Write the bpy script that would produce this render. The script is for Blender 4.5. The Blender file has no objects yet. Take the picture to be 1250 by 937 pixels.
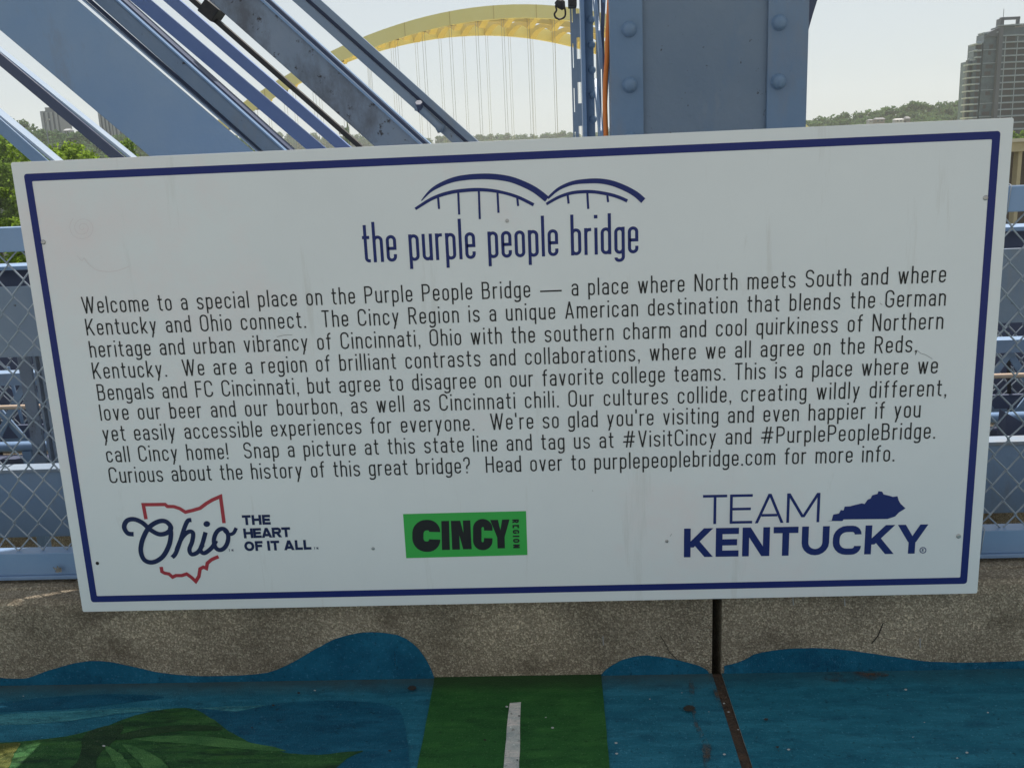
import bpy, bmesh, math, random
import numpy as np
from mathutils import Vector, Matrix
random.seed(7)
sc = bpy.context.scene
COL = sc.collection
rad = math.radians

# ------------------------------------------------------------------ camera
F = 1150.0                                   # focal length in photo pixels (photo 1250 wide)
CAM = np.array([0.124, -2.358, 1.392])
PITCH, YAW, ROLL = rad(13.32), rad(-2.88), rad(-2.50)
def cam_axes(p, y, r):
    cy, sy = math.cos(y), math.sin(y); cp, sp = math.cos(p), math.sin(p)
    f = np.array([sy*cp, cy*cp, -sp]); rt = np.array([cy, -sy, 0]); up = np.cross(rt, f)
    cr, sr = math.cos(r), math.sin(r)
    return cr*rt+sr*up, -sr*rt+cr*up, f
RT, UP, FW = cam_axes(PITCH, YAW, ROLL)
cam_d = bpy.data.cameras.new('camera'); cam = bpy.data.objects.new('camera', cam_d); COL.objects.link(cam)
m4 = Matrix.Identity(4)
for i in range(3):
    m4[i][0] = RT[i]; m4[i][1] = UP[i]; m4[i][2] = -FW[i]; m4[i][3] = CAM[i]
cam.matrix_world = m4
cam_d.sensor_width = 36; cam_d.lens = F/1250*36; cam_d.clip_start = 0.05; cam_d.clip_end = 9000
sc.camera = cam

# ------------------------------------------------------------------ light
SUN = Vector((0.03, 0.42, 0.90)).normalized()
VEIL, VB = 0.65, 4.2
w = bpy.data.worlds.new('World'); sc.world = w; w.use_nodes = True
wn = w.node_tree.nodes; wl = w.node_tree.links
bg = wn['Background']
sky = wn.new('ShaderNodeTexSky'); sky.sky_type = 'NISHITA'; sky.sun_disc = False
sky.sun_elevation = math.asin(SUN.z); sky.sun_rotation = math.atan2(SUN.x, SUN.y)
sky.air_density = 1.0; sky.dust_density = 0.8; sky.ozone_density = 1.0; sky.altitude = 100
hs = wn.new('ShaderNodeHueSaturation'); hs.inputs['Saturation'].default_value = 0.45
wl.new(sky.outputs[0], hs.inputs['Color']); 
veil = wn.new('ShaderNodeMix'); veil.data_type = 'RGBA'; veil.inputs[0].default_value = VEIL      # thin high overcast evening out the sky
veil.inputs[7].default_value = (VB*.885, VB*.985, VB*1.02, 1)
wl.new(hs.outputs[0], veil.inputs[6]); wl.new(veil.outputs[2], bg.inputs[0])
bg.inputs[1].default_value = 0.10
sd = bpy.data.lights.new('sun', 'SUN'); sd.energy = 4.2; sd.angle = rad(0.6); sd.color = (1.0, 0.94, 0.86)
so = bpy.data.objects.new('sun', sd); COL.objects.link(so)
so.rotation_euler = (-SUN).to_track_quat('-Z', 'Y').to_euler()
sc.view_settings.view_transform = 'Standard'; sc.view_settings.look = 'None'
sc.view_settings.exposure = 0.56; sc.view_settings.gamma = 1; sc.view_settings.use_curve_mapping = False
sc.cycles.volume_bounces = 1

# ------------------------------------------------------------------ helpers
def ray(x, y): return RT*(x-625)/F - UP*(y-468.5)/F + FW
def atY(x, y, Y):
    d = ray(x, y); return CAM + d*((Y-CAM[1])/d[1])
def atZ(x, y, z):
    d = ray(x, y); return CAM + d*((z-CAM[2])/d[2])
def pxw(D): return D/F                              # metres per photo pixel at distance D

def tag(o, label=None, cat=None, group=None, kind=None):
    if label: o['label'] = label
    if cat: o['category'] = cat
    if group: o['group'] = group
    if kind: o['kind'] = kind
    return o
def wloc(o):
    v = Vector((0, 0, 0))
    while o: v += o.location; o = o.parent
    return v
def thing(name, loc, label, cat, group=None):
    o = bpy.data.objects.new(name, None); COL.objects.link(o); o.location = Vector(loc)
    o.empty_display_size = .1
    return tag(o, label, cat, group)

class MB:
    def __init__(s): s.v = []; s.f = []; s.uv = None
    def add(s, vs, fs):
        n = len(s.v); s.v += [tuple(map(float, p)) for p in vs]; s.f += [tuple(i+n for i in f) for f in fs]; return s
    def hexa(s, p):   # 8 points: bottom 4 then top 4
        return s.add(p, [(3,2,1,0),(4,5,6,7),(0,1,5,4),(1,2,6,5),(2,3,7,6),(3,0,4,7)])
    def box(s, x0, x1, y0, y1, z0, z1):
        return s.hexa([(x0,y0,z0),(x1,y0,z0),(x1,y1,z0),(x0,y1,z0),(x0,y0,z1),(x1,y0,z1),(x1,y1,z1),(x0,y1,z1)])
    def prism(s, poly, y0, y1):       # polygon in XZ extruded along Y
        n = len(poly)
        s.add([(p[0], y0, p[1]) for p in poly]+[(p[0], y1, p[1]) for p in poly],
              [tuple(range(n)), tuple(range(2*n-1, n-1, -1))]+[(i, i+n, (i+1) % n+n, (i+1) % n) for i in range(n)])
        return s
    def plan(s, poly, z0, z1):        # polygon in XY extruded along Z
        n = len(poly)
        s.add([(p[0], p[1], z0) for p in poly]+[(p[0], p[1], z1) for p in poly],
              [tuple(range(n-1, -1, -1)), tuple(range(n, 2*n))]+[(i, (i+1) % n, (i+1) % n+n, i+n) for i in range(n)])
        return s
    def tube(s, pts, r, k=6, caps=True):
        pts = [Vector(p) for p in pts]; rs = r if isinstance(r, (list, tuple)) else [r]*len(pts)
        V = []; up = None
        for i, p in enumerate(pts):
            t = (pts[min(i+1, len(pts)-1)]-pts[max(i-1, 0)]).normalized()
            if up is None: up = Vector((0,0,1)) if abs(t.z) < .9 else Vector((0,1,0))
            a = t.cross(up)
            if a.length < 1e-4: a = t.orthogonal()
            a.normalize(); b = a.cross(t).normalized(); up = b
            for j in range(k):
                an = 2*math.pi*j/k; V.append(p+(a*math.cos(an)+b*math.sin(an))*rs[i])
        Fs = []
        for i in range(len(pts)-1):
            for j in range(k):
                Fs.append((i*k+j, i*k+(j+1) % k, (i+1)*k+(j+1) % k, (i+1)*k+j))
        if caps: Fs += [tuple(range(k-1, -1, -1)), tuple(range((len(pts)-1)*k, len(pts)*k))]
        return s.add(V, Fs)
    def bar(s, a, b, wdt, y0, y1):    # flat bar along a->b in XZ, between y0 and y1
        a = Vector((a[0], a[1])); b = Vector((b[0], b[1])); d = (b-a).normalized(); n = Vector((-d.y, d.x))*wdt/2
        return s.prism([(a-n), (b-n), (b+n), (a+n)], y0, y1)
    def build(s, name, mat, parent=None, origin=None, smooth=False, bevel=0, recalc=True):
        off = Vector((0,0,0))
        if parent is not None: off = wloc(parent)
        o_loc = Vector(origin) if origin is not None else off
        me = bpy.data.meshes.new(name)
        me.from_pydata([tuple(Vector(p)-o_loc) for p in s.v], [], s.f)
        if recalc or bevel:
            bm = bmesh.new(); bm.from_mesh(me)
            bmesh.ops.recalc_face_normals(bm, faces=bm.faces)
            if bevel: bmesh.ops.bevel(bm, geom=[e for e in bm.edges if len(e.link_faces) == 2 and e.calc_face_angle(0) > .5], offset=bevel, segments=2, affect='EDGES', profile=.6)
            bm.to_mesh(me); bm.free()
        if smooth: me.polygons.foreach_set('use_smooth', [True]*len(me.polygons))
        me.materials.append(mat)
        o = bpy.data.objects.new(name, me); COL.objects.link(o)
        if parent is not None: o.parent = parent
        o.location = o_loc-off if parent is not None else o_loc
        return o

# ------------------------------------------------------------------ materials
def mat(name, col, rough=.6, metal=0, var=None, scale=6, bump=0, bscale=40, spec=.5, detail=6, coat=0):
    """principled; var = second colour mixed by noise"""
    m = bpy.data.materials.new(name); m.use_nodes = True
    n = m.node_tree.nodes; l = m.node_tree.links; b = n['Principled BSDF']
    b.inputs['Roughness'].default_value = rough; b.inputs['Metallic'].default_value = metal
    b.inputs['Specular IOR Level'].default_value = spec
    b.inputs['Base Color'].default_value = (*col, 1)
    tc = n.new('ShaderNodeTexCoord')
    m['tc'] = tc.name
    if var:
        no = n.new('ShaderNodeTexNoise'); no.inputs['Scale'].default_value = scale; no.inputs['Detail'].default_value = detail
        no.inputs['Roughness'].default_value = .65
        l.new(tc.outputs['Object'], no.inputs['Vector'])
        r = n.new('ShaderNodeValToRGB'); r.color_ramp.elements[0].position = .35; r.color_ramp.elements[1].position = .68
        r.color_ramp.elements[0].color = (*col, 1); r.color_ramp.elements[1].color = (*var, 1)
        l.new(no.outputs['Fac'], r.inputs[0]); l.new(r.outputs[0], b.inputs['Base Color'])
        m['last'] = r.name
    if bump:
        nb = n.new('ShaderNodeTexNoise'); nb.inputs['Scale'].default_value = bscale; nb.inputs['Detail'].default_value = 5
        l.new(tc.outputs['Object'], nb.inputs['Vector'])
        bu = n.new('ShaderNodeBump'); bu.inputs['Strength'].default_value = bump; bu.inputs['Distance'].default_value = .01
        l.new(nb.outputs['Fac'], bu.inputs['Height']); l.new(bu.outputs[0], b.inputs['Normal'])
    return m
def spots(m, col, scale, lo, hi, stretch=(1,1,1), seed=0):
    """overlay patches of another colour (chips, rust, stains)"""
    n = m.node_tree.nodes; l = m.node_tree.links; b = n['Principled BSDF']; tc = n[m['tc']]
    mp = n.new('ShaderNodeMapping'); mp.inputs['Scale'].default_value = stretch; mp.inputs['Location'].default_value = (seed, seed*1.7, seed*.3)
    l.new(tc.outputs['Object'], mp.inputs[0])
    no = n.new('ShaderNodeTexNoise'); no.inputs['Scale'].default_value = scale; no.inputs['Detail'].default_value = 8; no.inputs['Roughness'].default_value = .7
    l.new(mp.outputs[0], no.inputs['Vector'])
    r = n.new('ShaderNodeMapRange'); r.inputs[1].default_value = lo; r.inputs[2].default_value = hi
    l.new(no.outputs['Fac'], r.inputs[0])
    mx = n.new('ShaderNodeMix'); mx.data_type = 'RGBA'
    l.new(r.outputs[0], mx.inputs[0])
    src = b.inputs['Base Color'].links[0].from_socket if b.inputs['Base Color'].is_linked else None
    if src: l.new(src, mx.inputs[6])
    else: mx.inputs[6].default_value = b.inputs['Base Color'].default_value
    mx.inputs[7].default_value = (*col, 1)
    l.new(mx.outputs[2], b.inputs['Base Color'])
    return m

BLUE = (.180, .280, .440)
M = {}
M['steel'] = spots(spots(mat('blue_steel', BLUE, .5, var=(.215, .305, .44), scale=3.5, bump=.12, bscale=60),
                         (.20, .235, .29), 4, .56, .72, (1, 1, .35), 3), (.03, .03, .035), 38, .72, .76, seed=9)
M['steel_worn'] = spots(spots(mat('worn_blue_steel', (.185, .245, .335), .55, var=(.23, .285, .36), scale=4, bump=.15, bscale=70),
                         (.24, .25, .26), 5, .54, .7, (1, 1, .3), 5), (.045, .04, .045), 26, .66, .72, seed=2)
M['steel_deep'] = spots(mat('deep_blue_steel', (.155, .225, .46), .45, var=(.18, .255, .48), scale=5, bump=.1), (.03, .03, .04), 30, .70, .75, seed=4)
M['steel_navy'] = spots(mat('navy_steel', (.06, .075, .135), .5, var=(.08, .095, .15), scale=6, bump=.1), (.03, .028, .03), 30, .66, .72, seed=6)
M['steel_rusty'] = spots(spots(mat('rust_specked_blue_steel', (.175, .225, .30), .55, var=(.215, .26, .33), scale=4, bump=.15, bscale=70), (.10, .11, .135), 5, .50, .66, (1, 1, .5), 7), (.035, .03, .035), 34, .60, .66, seed=2)
M['sunlit_edge'] = mat('sunlit_edge_blue', (.36, .45, .58), .16, var=(.42, .50, .60), scale=9, spec=.8)  # paler, shinier blue: sunlight on the flange edges put into the colour
M['steel_col'] = spots(spots(mat('column_blue_steel', (.135, .215, .335), .5, var=(.165, .245, .355), scale=3.5, bump=.15, bscale=50), (.19, .225, .28), 4, .54, .72, (1, 1, .3), 3), (.03, .03, .035), 45, .66, .71, seed=12)
M['cover'] = spots(spots(spots(mat('column_cover_steel', (.145, .20, .275), .55, var=(.185, .235, .30), scale=2.2, bump=.2, bscale=45), (.26, .285, .31), 5, .52, .70, (1, 1, .25), 5), (.13, .20, .30), 3, .54, .70, (1, 1, .4), 15), (.05, .05, .055), 40, .64, .70, seed=2)
M['rail'] = spots(mat('rail_paint', (.19, .295, .475), .32, var=(.215, .32, .49), scale=8, bump=.06), (.30, .31, .33), 40, .70, .76, seed=8)
M['wire'] = mat('galvanised_wire', (.27, .32, .39), .4, .25, var=(.42, .46, .51), scale=20)
M['rod'] = mat('dark_rod', (.035, .033, .033), .6, var=(.06, .05, .045), scale=12)
M['iron'] = mat('black_iron', (.02, .02, .022), .55, var=(.05, .04, .035), scale=30)
M['orange'] = mat('orange_cable', (.75, .20, .03), .4)
M['panel'] = None
M['navy'] = mat('navy_ink', (.010, .020, .150), .45, spec=.35)
M['logo_blue'] = mat('logo_blue_ink', (.012, .024, .145), .45, spec=.35)
M['ky'] = mat('royal_ink', (.008, .022, .145), .45, spec=.35)
M['black'] = mat('black_ink', (.014, .015, .017), .45, spec=.35)
M['red'] = mat('red_ink', (.40, .030, .045), .35)
M['ohio'] = mat('ohio_ink', (.007, .016, .075), .45, spec=.35)
M['green_ink'] = mat('green_ink', (.045, .42, .075), .45, spec=.35)
M['smudge'] = mat('pink_smudge', (.70, .64, .635), .5)
M['scratch'] = mat('scratch_grey', (.35, .35, .35), .6)
M['screw'] = mat('screw_steel', (.45, .44, .43), .35, .9)
M['hole'] = mat('dark_hole', (.01, .01, .01), .8)

def panel_mat():
    m = mat('white_panel', (.78, .80, .80), .34, var=(.74, .76, .765), scale=1.6)
    spots(m, (.60, .60, .58), 9, .64, .80, (1, 1, .25), 4)
    spots(m, (.45, .44, .42), 120, .70, .74, seed=11)
    spots(m, (.80, .735, .73), 1.3, .54, .74, seed=21)
    spots(m, (.66, .66, .64), 14, .60, .74, (1, 1, .08), 31)
    return m
M['panel'] = panel_mat()

def concrete(name, c1, c2, c3, agg=95, bump=.9):
    m = bpy.data.materials.new(name); m.use_nodes = True
    n = m.node_tree.nodes; l = m.node_tree.links; b = n['Principled BSDF']; b.inputs['Roughness'].default_value = .9
    b.inputs['Specular IOR Level'].default_value = .25
    tc = n.new('ShaderNodeTexCoord'); m['tc'] = tc.name
    vo = n.new('ShaderNodeTexVoronoi'); vo.inputs['Scale'].default_value = agg; vo.inputs['Randomness'].default_value = 1
    l.new(tc.outputs['Object'], vo.inputs['Vector'])
    no = n.new('ShaderNodeTexNoise'); no.inputs['Scale'].default_value = 260; no.inputs['Detail'].default_value = 6; no.inputs['Roughness'].default_value = .75
    l.new(tc.outputs['Object'], no.inputs['Vector'])
    bigs = n.new('ShaderNodeTexNoise'); bigs.inputs['Scale'].default_value = 3.5; bigs.inputs['Detail'].default_value = 5
    l.new(tc.outputs['Object'], bigs.inputs['Vector'])
    r = n.new('ShaderNodeValToRGB'); e = r.color_ramp.elements
    e[0].position = .30; e[0].color = (*c1, 1); e[1].position = .72; e[1].color = (*c3, 1)
    k = e.new(.5); k.color = (*c2, 1)
    l.new(no.outputs['Fac'], r.inputs[0])
    # aggregate: random stone tone
    sep = n.new('ShaderNodeSeparateColor'); l.new(vo.outputs['Color'], sep.inputs[0])
    pw = n.new('ShaderNodeMath'); pw.operation = 'POWER'; pw.inputs[1].default_value = 3.0; l.new(sep.outputs[0], pw.inputs[0])
    mx = n.new('ShaderNodeMix'); mx.data_type = 'RGBA'; l.new(pw.outputs[0], mx.inputs[0])
    l.new(r.outputs[0], mx.inputs[6]); mx.inputs[7].default_value = (c3[0]*1.35, c3[1]*1.33, c3[2]*1.3, 1)
    mr = n.new('ShaderNodeMapRange'); mr.inputs[1].default_value = .3; mr.inputs[2].default_value = .7; mr.inputs[3].default_value = .68; mr.inputs[4].default_value = 1.2
    l.new(bigs.outputs['Fac'], mr.inputs[0])
    mul = n.new('ShaderNodeMix'); mul.data_type = 'RGBA'; mul.blend_type = 'MULTIPLY'; mul.inputs[0].default_value = 1
    l.new(mx.outputs[2], mul.inputs[6]); l.new(mr.outputs[0], mul.inputs[7])
    l.new(mul.outputs[2], b.inputs['Base Color'])
    ad = n.new('ShaderNodeMath'); ad.operation = 'ADD'; l.new(vo.outputs['Distance'], ad.inputs[0]); l.new(no.outputs['Fac'], ad.inputs[1])
    bu = n.new('ShaderNodeBump'); bu.inputs['Strength'].default_value = bump; bu.inputs['Distance'].default_value = .006
    l.new(ad.outputs[0], bu.inputs['Height']); l.new(bu.outputs[0], b.inputs['Normal'])
    return m
M['curb'] = spots(concrete('curb_concrete', (.14, .108, .074), (.31, .25, .18), (.54, .465, .355), agg=250), (.11, .082, .056), 5, .52, .78, (1, 1, 1.6), seed=3)
M['deck'] = concrete('deck_concrete', (.22, .205, .18), (.31, .29, .26), (.40, .38, .34), bump=.6)
M['joint'] = spots(mat('rusty_joint', (.035, .022, .015), .9, var=(.075, .04, .022), scale=30, bump=.8, bscale=80), (.30, .26, .22), 60, .70, .74)

def paint(name, c, v, scale=7, rough=.68, chips=True, speck=(.25, .24, .2)):
    m = mat(name, c, rough, var=v, scale=scale, bump=.6, bscale=260, spec=.22)
    spots(m, (min(1, v[0]*1.5+.004), v[1]*1.3, v[2]*1.25), 6, .46, .66, (1, 5, 1), seed=random.random()*20)
    spots(m, (c[0]*.6, c[1]*.72, c[2]*.78), 9, .50, .68, (1, 3, 1), seed=random.random()*20)
    if chips:
        spots(m, (min(1, v[0]*2+.05), min(1, v[1]*1.7+.04), min(1, v[2]*1.6+.04)), 150, .58, .68, seed=random.random()*20)
        spots(m, (c[0]*.4, c[1]*.5, c[2]*.5), 70, .58, .68, seed=random.random()*20)
        spots(m, speck, 190, .66, .71, seed=random.random()*20)
    return m
def gutter(m, col, y0, y1, amt=.75):
    n = m.node_tree.nodes; l = m.node_tree.links; b = n['Principled BSDF']
    g = n.new('ShaderNodeNewGeometry'); sx = n.new('ShaderNodeSeparateXYZ'); l.new(g.outputs['Position'], sx.inputs[0])
    no = n.new('ShaderNodeTexNoise'); no.inputs['Scale'].default_value = 9; no.inputs['Detail'].default_value = 8; no.inputs['Roughness'].default_value = .7
    l.new(g.outputs['Position'], no.inputs['Vector'])
    mr = n.new('ShaderNodeMapRange'); mr.inputs[1].default_value = y0; mr.inputs[2].default_value = y1
    ad = n.new('ShaderNodeMath'); ad.operation = 'MULTIPLY_ADD'; ad.inputs[1].default_value = .09; l.new(no.outputs['Fac'], ad.inputs[0]); l.new(sx.outputs['Y'], ad.inputs[2])
    l.new(ad.outputs[0], mr.inputs[0])
    mu = n.new('ShaderNodeMath'); mu.operation = 'MULTIPLY'; mu.inputs[1].default_value = amt; l.new(mr.outputs[0], mu.inputs[0])
    mx = n.new('ShaderNodeMix'); mx.data_type = 'RGBA'; l.new(mu.outputs[0], mx.inputs[0])
    l.new(b.inputs['Base Color'].links[0].from_socket, mx.inputs[6]); mx.inputs[7].default_value = (*col, 1); l.new(mx.outputs[2], b.inputs['Base Color'])
    return m
def ragged(m, scale, lo, hi, stretch=(1,1,1)):
    n = m.node_tree.nodes; l = m.node_tree.links; b = n['Principled BSDF']; tc = n[m['tc']]
    mp = n.new('ShaderNodeMapping'); mp.inputs['Scale'].default_value = stretch; l.new(tc.outputs['Object'], mp.inputs[0])
    no = n.new('ShaderNodeTexNoise'); no.inputs['Scale'].default_value = scale; no.inputs['Detail'].default_value = 9; no.inputs['Roughness'].default_value = .75
    l.new(mp.outputs[0], no.inputs['Vector'])
    r = n.new('ShaderNodeMapRange'); r.inputs[1].default_value = lo; r.inputs[2].default_value = hi; l.new(no.outputs['Fac'], r.inputs[0])
    l.new(r.outputs[0], b.inputs['Alpha']); return m
M['wave'] = paint('wave_blue', (.001, .088, .165), (.004, .108, .195))
M['blue'] = gutter(paint('mural_blue', (.008, .115, .178), (.016, .145, .215), 5), (.055, .075, .07), -.01, .07)
M['blue_right'] = gutter(paint('mural_teal', (.006, .112, .172), (.012, .140, .205), 4), (.030, .075, .09), -.01, .08, .6)
M['blue_dark'] = paint('mural_dark_blue', (.001, .072, .130), (.003, .088, .155))
M['teal'] = ragged(paint('mural_pale_teal', (.04, .22, .27), (.06, .26, .30), 8), 5, .30, .58, (1, 5, 1))
M['green'] = gutter(paint('mural_green', (.016, .090, .018), (.022, .110, .024), 9), (.022, .052, .018), -.02, .04, .8)
M['leaf_green'] = spots(spots(paint('mural_leaf', (.016, .075, .020), (.028, .105, .028), 10), (.010, .040, .016), 7, .48, .62, (1, 4, 1), 6), (.040, .125, .024), 5, .54, .72, (1, 5, 1), 16)
M['leaf_dark'] = paint('mural_leaf_dark', (.010, .036, .014), (.016, .05, .018))
M['leaf_light'] = paint('mural_leaf_light', (.045, .14, .04), (.06, .17, .05))
M['leaf_yellow'] = paint('mural_yellow_green', (.065, .080, .014), (.085, .10, .02))
M['white_line'] = spots(paint('white_line', (.50, .49, .46), (.60, .59, .56), rough=.7), (.22, .2, .17), 40, .58, .66)
M['dust'] = paint('gutter_dirt', (.030, .075, .085), (.055, .085, .085), 12, .8)
M['dust_green'] = paint('gutter_dirt_green', (.022, .055, .018), (.035, .066, .022), 12, .8)
M['rust'] = ragged(mat('rust_stain', (.05, .035, .022), .9, var=(.11, .06, .032), scale=25), 14, .44, .66)
M['crack'] = mat('crack_dark', (.03, .025, .02), 1)
M['drip'] = mat('pale_drip', (.42, .42, .41), .7)

# ------------------------------------------------------------------ setting: bridge deck and curb
DZ = -0.02                                   # deck level
jt = atY(875, 790, .03)[0]                   # joint position along the bridge
JW = .013
X0, X1 = -14, 14
for a, b_ in ((X0, jt-JW), (jt+JW, X1)):
    tag(MB().box(a, b_, -5.2, .03, DZ-.25, DZ).build('deck', M['deck'], origin=(a, -2, DZ)), kind='structure')
tag(MB().box(jt-JW, jt+JW, -5.2, .03, DZ-.2, DZ-.003).build('joint_filler', M['joint'], origin=(jt, -2, DZ)), kind='structure')
CT = .238                                    # curb top
def curb(a, b_):
    m = MB(); r = random.Random(int(a*10)+5)
    n = max(8, int((b_-a)/.03)); prof = []
    for i in range(n+1):
        x = a+(b_-a)*i/n
        j = lambda s: (r.random()-.5)*s
        prof.append([(x, .03, DZ-.25), (x, .03, DZ), (x, .028+j(.001), CT-.035+j(.003)), (x, .034+j(.003), CT-.012+j(.004)), (x, .050+j(.006), CT+j(.003)),
                     (x, .105, CT+j(.003)), (x, .110, CT-.007), (x, .122, CT-.007), (x, .128, CT+j(.002)), (x, .40, CT), (x, .40, DZ-.25)])
    k = len(prof[0]); V = [p for s in prof for p in s]
    Fc = [(i*k+j, (i+1)*k+j, (i+1)*k+(j+1) % k, i*k+(j+1) % k) for i in range(n) for j in range(k)]
    Fc += [tuple(range(k)), tuple(range(n*k+k-1, n*k-1, -1))]
    return tag(m.add(V, Fc).build('curb', M['curb'], origin=(a, .03, DZ)), kind='structure')
curb(X0, jt-JW); curb(jt+JW, X1)

# mural on the deck (thin coats of paint, each a sheet just over the last)
mural = thing('painted_mural', (0, -.4, DZ), 'blue and green mural painted on the deck below the sign', 'mural')
def smooth_poly(pts, closed=True, sub=6):
    n = len(pts); out = []
    for i in range(n if closed else n-1):
        p0, p1, p2, p3 = [np.array(pts[(i+k) % n] if closed else pts[min(max(i+k, 0), n-1)], float) for k in (-1, 0, 1, 2)]
        for s in range(sub):
            t = s/sub
            out.append(tuple(.5*((2*p1)+(-p0+p2)*t+(2*p0-5*p1+4*p2-p3)*t*t+(-p0+3*p1-3*p2+p3)*t**3)))
    if not closed: out.append(tuple(map(float, pts[-1])))
    return out
LAY = [0]
def ground_sheet(name, poly, material, lay, par=None, wob=.0015, fromY=None):
    pts = [atZ(x, y, DZ) for x, y in poly]; LAY[0] += 1; lay = lay+(LAY[0] % 20)*.045
    pts = [(p[0]+(random.random()-.5)*wob*2, min(p[1]+(random.random()-.5)*wob*2, .0285), DZ+.0008*lay+.0006) for p in pts]
    m = MB(); m.add(pts, [tuple(range(len(pts)))])
    me_o = m.build(name, material, par if par is not None else mural, recalc=False)
    bm = bmesh.new(); bm.from_mesh(me_o.data); bmesh.ops.triangulate(bm, faces=bm.faces)
    for f in bm.faces:
        if f.normal.z < 0: f.normal_flip()
    bm.to_mesh(me_o.data); bm.free()
    return me_o
def rect_sheet(name, x0, x1, y0, y1, material, lay):
    m = MB(); z = DZ+.0008*lay+.0006
    return m.add([(x0, y0, z), (x1, y0, z), (x1, y1, z), (x0, y1, z)], [(0, 1, 2, 3)]).build(name, material, mural, recalc=False)
def lerp_px(a, b, n):
    return [(a[0]+(b[0]-a[0])*i/n, a[1]+(b[1]-a[1])*i/n) for i in range(n)]
rect_sheet('blue_field', -4, jt-JW, -1.5, .0285, M['blue'], 0)
rect_sheet('blue_field', jt+JW, 5, -1.5, .0285, M['blue_right'], 0)
# pale and dark swashes left
ground_sheet('dark_swash', smooth_poly([(-60,876),(0,869),(90,865),(160,857),(200,851),(140,847),(60,851),(0,858),(-60,862)]), M['blue_dark'], 1)
ground_sheet('pale_swash', smooth_poly([(-60,893),(0,886),(70,882),(140,872),(200,866),(160,864),(90,868),(0,872),(-60,876)]), M['teal'], 2)
ground_sheet('pale_swash', smooth_poly([(230,866),(270,873),(330,868),(350,861),(310,861),(260,863)]), M['teal'], 1)
ground_sheet('dark_swash', smooth_poly([(235,868),(290,868),(340,859),(400,855.5),(450,857),(480,863),(491,873),(495,890),(503,960),(506,1040),(420,1060),(330,1000),(280,910)]), M['blue_dark'], 2)
# leaf
leaf = ground_sheet('painted_leaf', smooth_poly([(-80,912),(0,907),(70,901),(125,888),(165,874),(200,866.5),(236,866),(262,880),(290,899),(330,915),(380,922),(442,917),(425,926),(395,950),(330,1000),(160,1050),(-80,1050)]), M['leaf_green'], 3)
ground_sheet('leaf_blade', smooth_poly([(105,896),(150,885),(140,905),(120,925),(110,960),(60,960),(95,930)]), M['leaf_dark'], 4)
ground_sheet('leaf_blade', smooth_poly([(128,913),(140,916),(155,930),(165,950),(150,950),(138,930)]), M['leaf_light'], 5)
ground_sheet('leaf_blade', smooth_poly([(150,910),(175,916),(200,931),(215,955),(190,955),(170,932)]), M['leaf_light'], 5)
ground_sheet('leaf_blade', smooth_poly([(200,922),(235,928),(275,950),(230,955),(210,940)]), M['leaf_green'], 5)
ground_sheet('leaf_blade', smooth_poly([(160,903),(230,899),(300,906),(350,918),(280,914),(220,908)]), M['leaf_light'], 4)
ground_sheet('leaf_blade', smooth_poly([(130,902),(190,888),(250,886),(270,892),(210,894),(160,903)]), M['leaf_dark'], 4)
ground_sheet('leaf_blade', smooth_poly([(-60,913),(0,909),(24,908),(18,920),(4,945),(-60,990)]), M['leaf_yellow'], 4)
# green stripe = state line
gl = lerp_px((531, 822), (480, 1075), 24)+[(490, 1075)]
poly = [(531, 823)]+lerp_px((531, 826), (486, 1060), 20)+lerp_px((755, 1060), (734, 822), 20)+[(734, 822)]
ground_sheet('green_stripe', poly, M['green'], 3, wob=.001)
ground_sheet('white_line', [(622,859),(636.5,858)]+lerp_px((636, 860), (630, 1060), 14)+lerp_px((604, 1060), (621.5, 861), 14), M['white_line'], 4, wob=.0012)
# dirt line in the gutter
ground_sheet('rust_stain', smooth_poly([(841,826),(847,840),(848,862),(850,880),(860,900),(868,915),(866,937),(858,935),(856,905),(846,884),(843,855)]), M['rust'], 5, wob=.003)
ground_sheet('rust_stain', smooth_poly([(866,826),(879,830),(886,850),(896,880),(884,870),(872,850)]), M['rust'], 6, wob=.003)
ground_sheet('rust_stain', smooth_poly([(1005,824),(1040,821),(1082,823),(1075,829),(1030,833),(1010,831)]), M['rust'], 3, wob=.003)
for (x, y, s) in ((503, 842, 5), (841, 867, 6.5), (1235-300, 880, 2.5), (949, 914, 2)):
    ground_sheet('paint_chip', smooth_poly([(x-s*1.1, y), (x-s*.5, y-s*.55), (x+s*.4, y-s*.6), (x+s*1.1, y-s*.1), (x+s*.5, y+s*.45), (x-s*.4, y+s*.5)]), M['crack'], 7)

rc = random.Random(3)
for i in range(34):
    x = rc.uniform(20, 1230); y = rc.uniform(842, 930); s = rc.choice((.8, 1.0, 1.3, 1.8))
    ground_sheet('paint_chip', smooth_poly([(x-s, y), (x-s*.3, y-s*.6), (x+s*.7, y-s*.4), (x+s, y+s*.2), (x, y+s*.6)]), M['drip'] if i % 3 else M['crack'], 7, wob=.0004)
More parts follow.
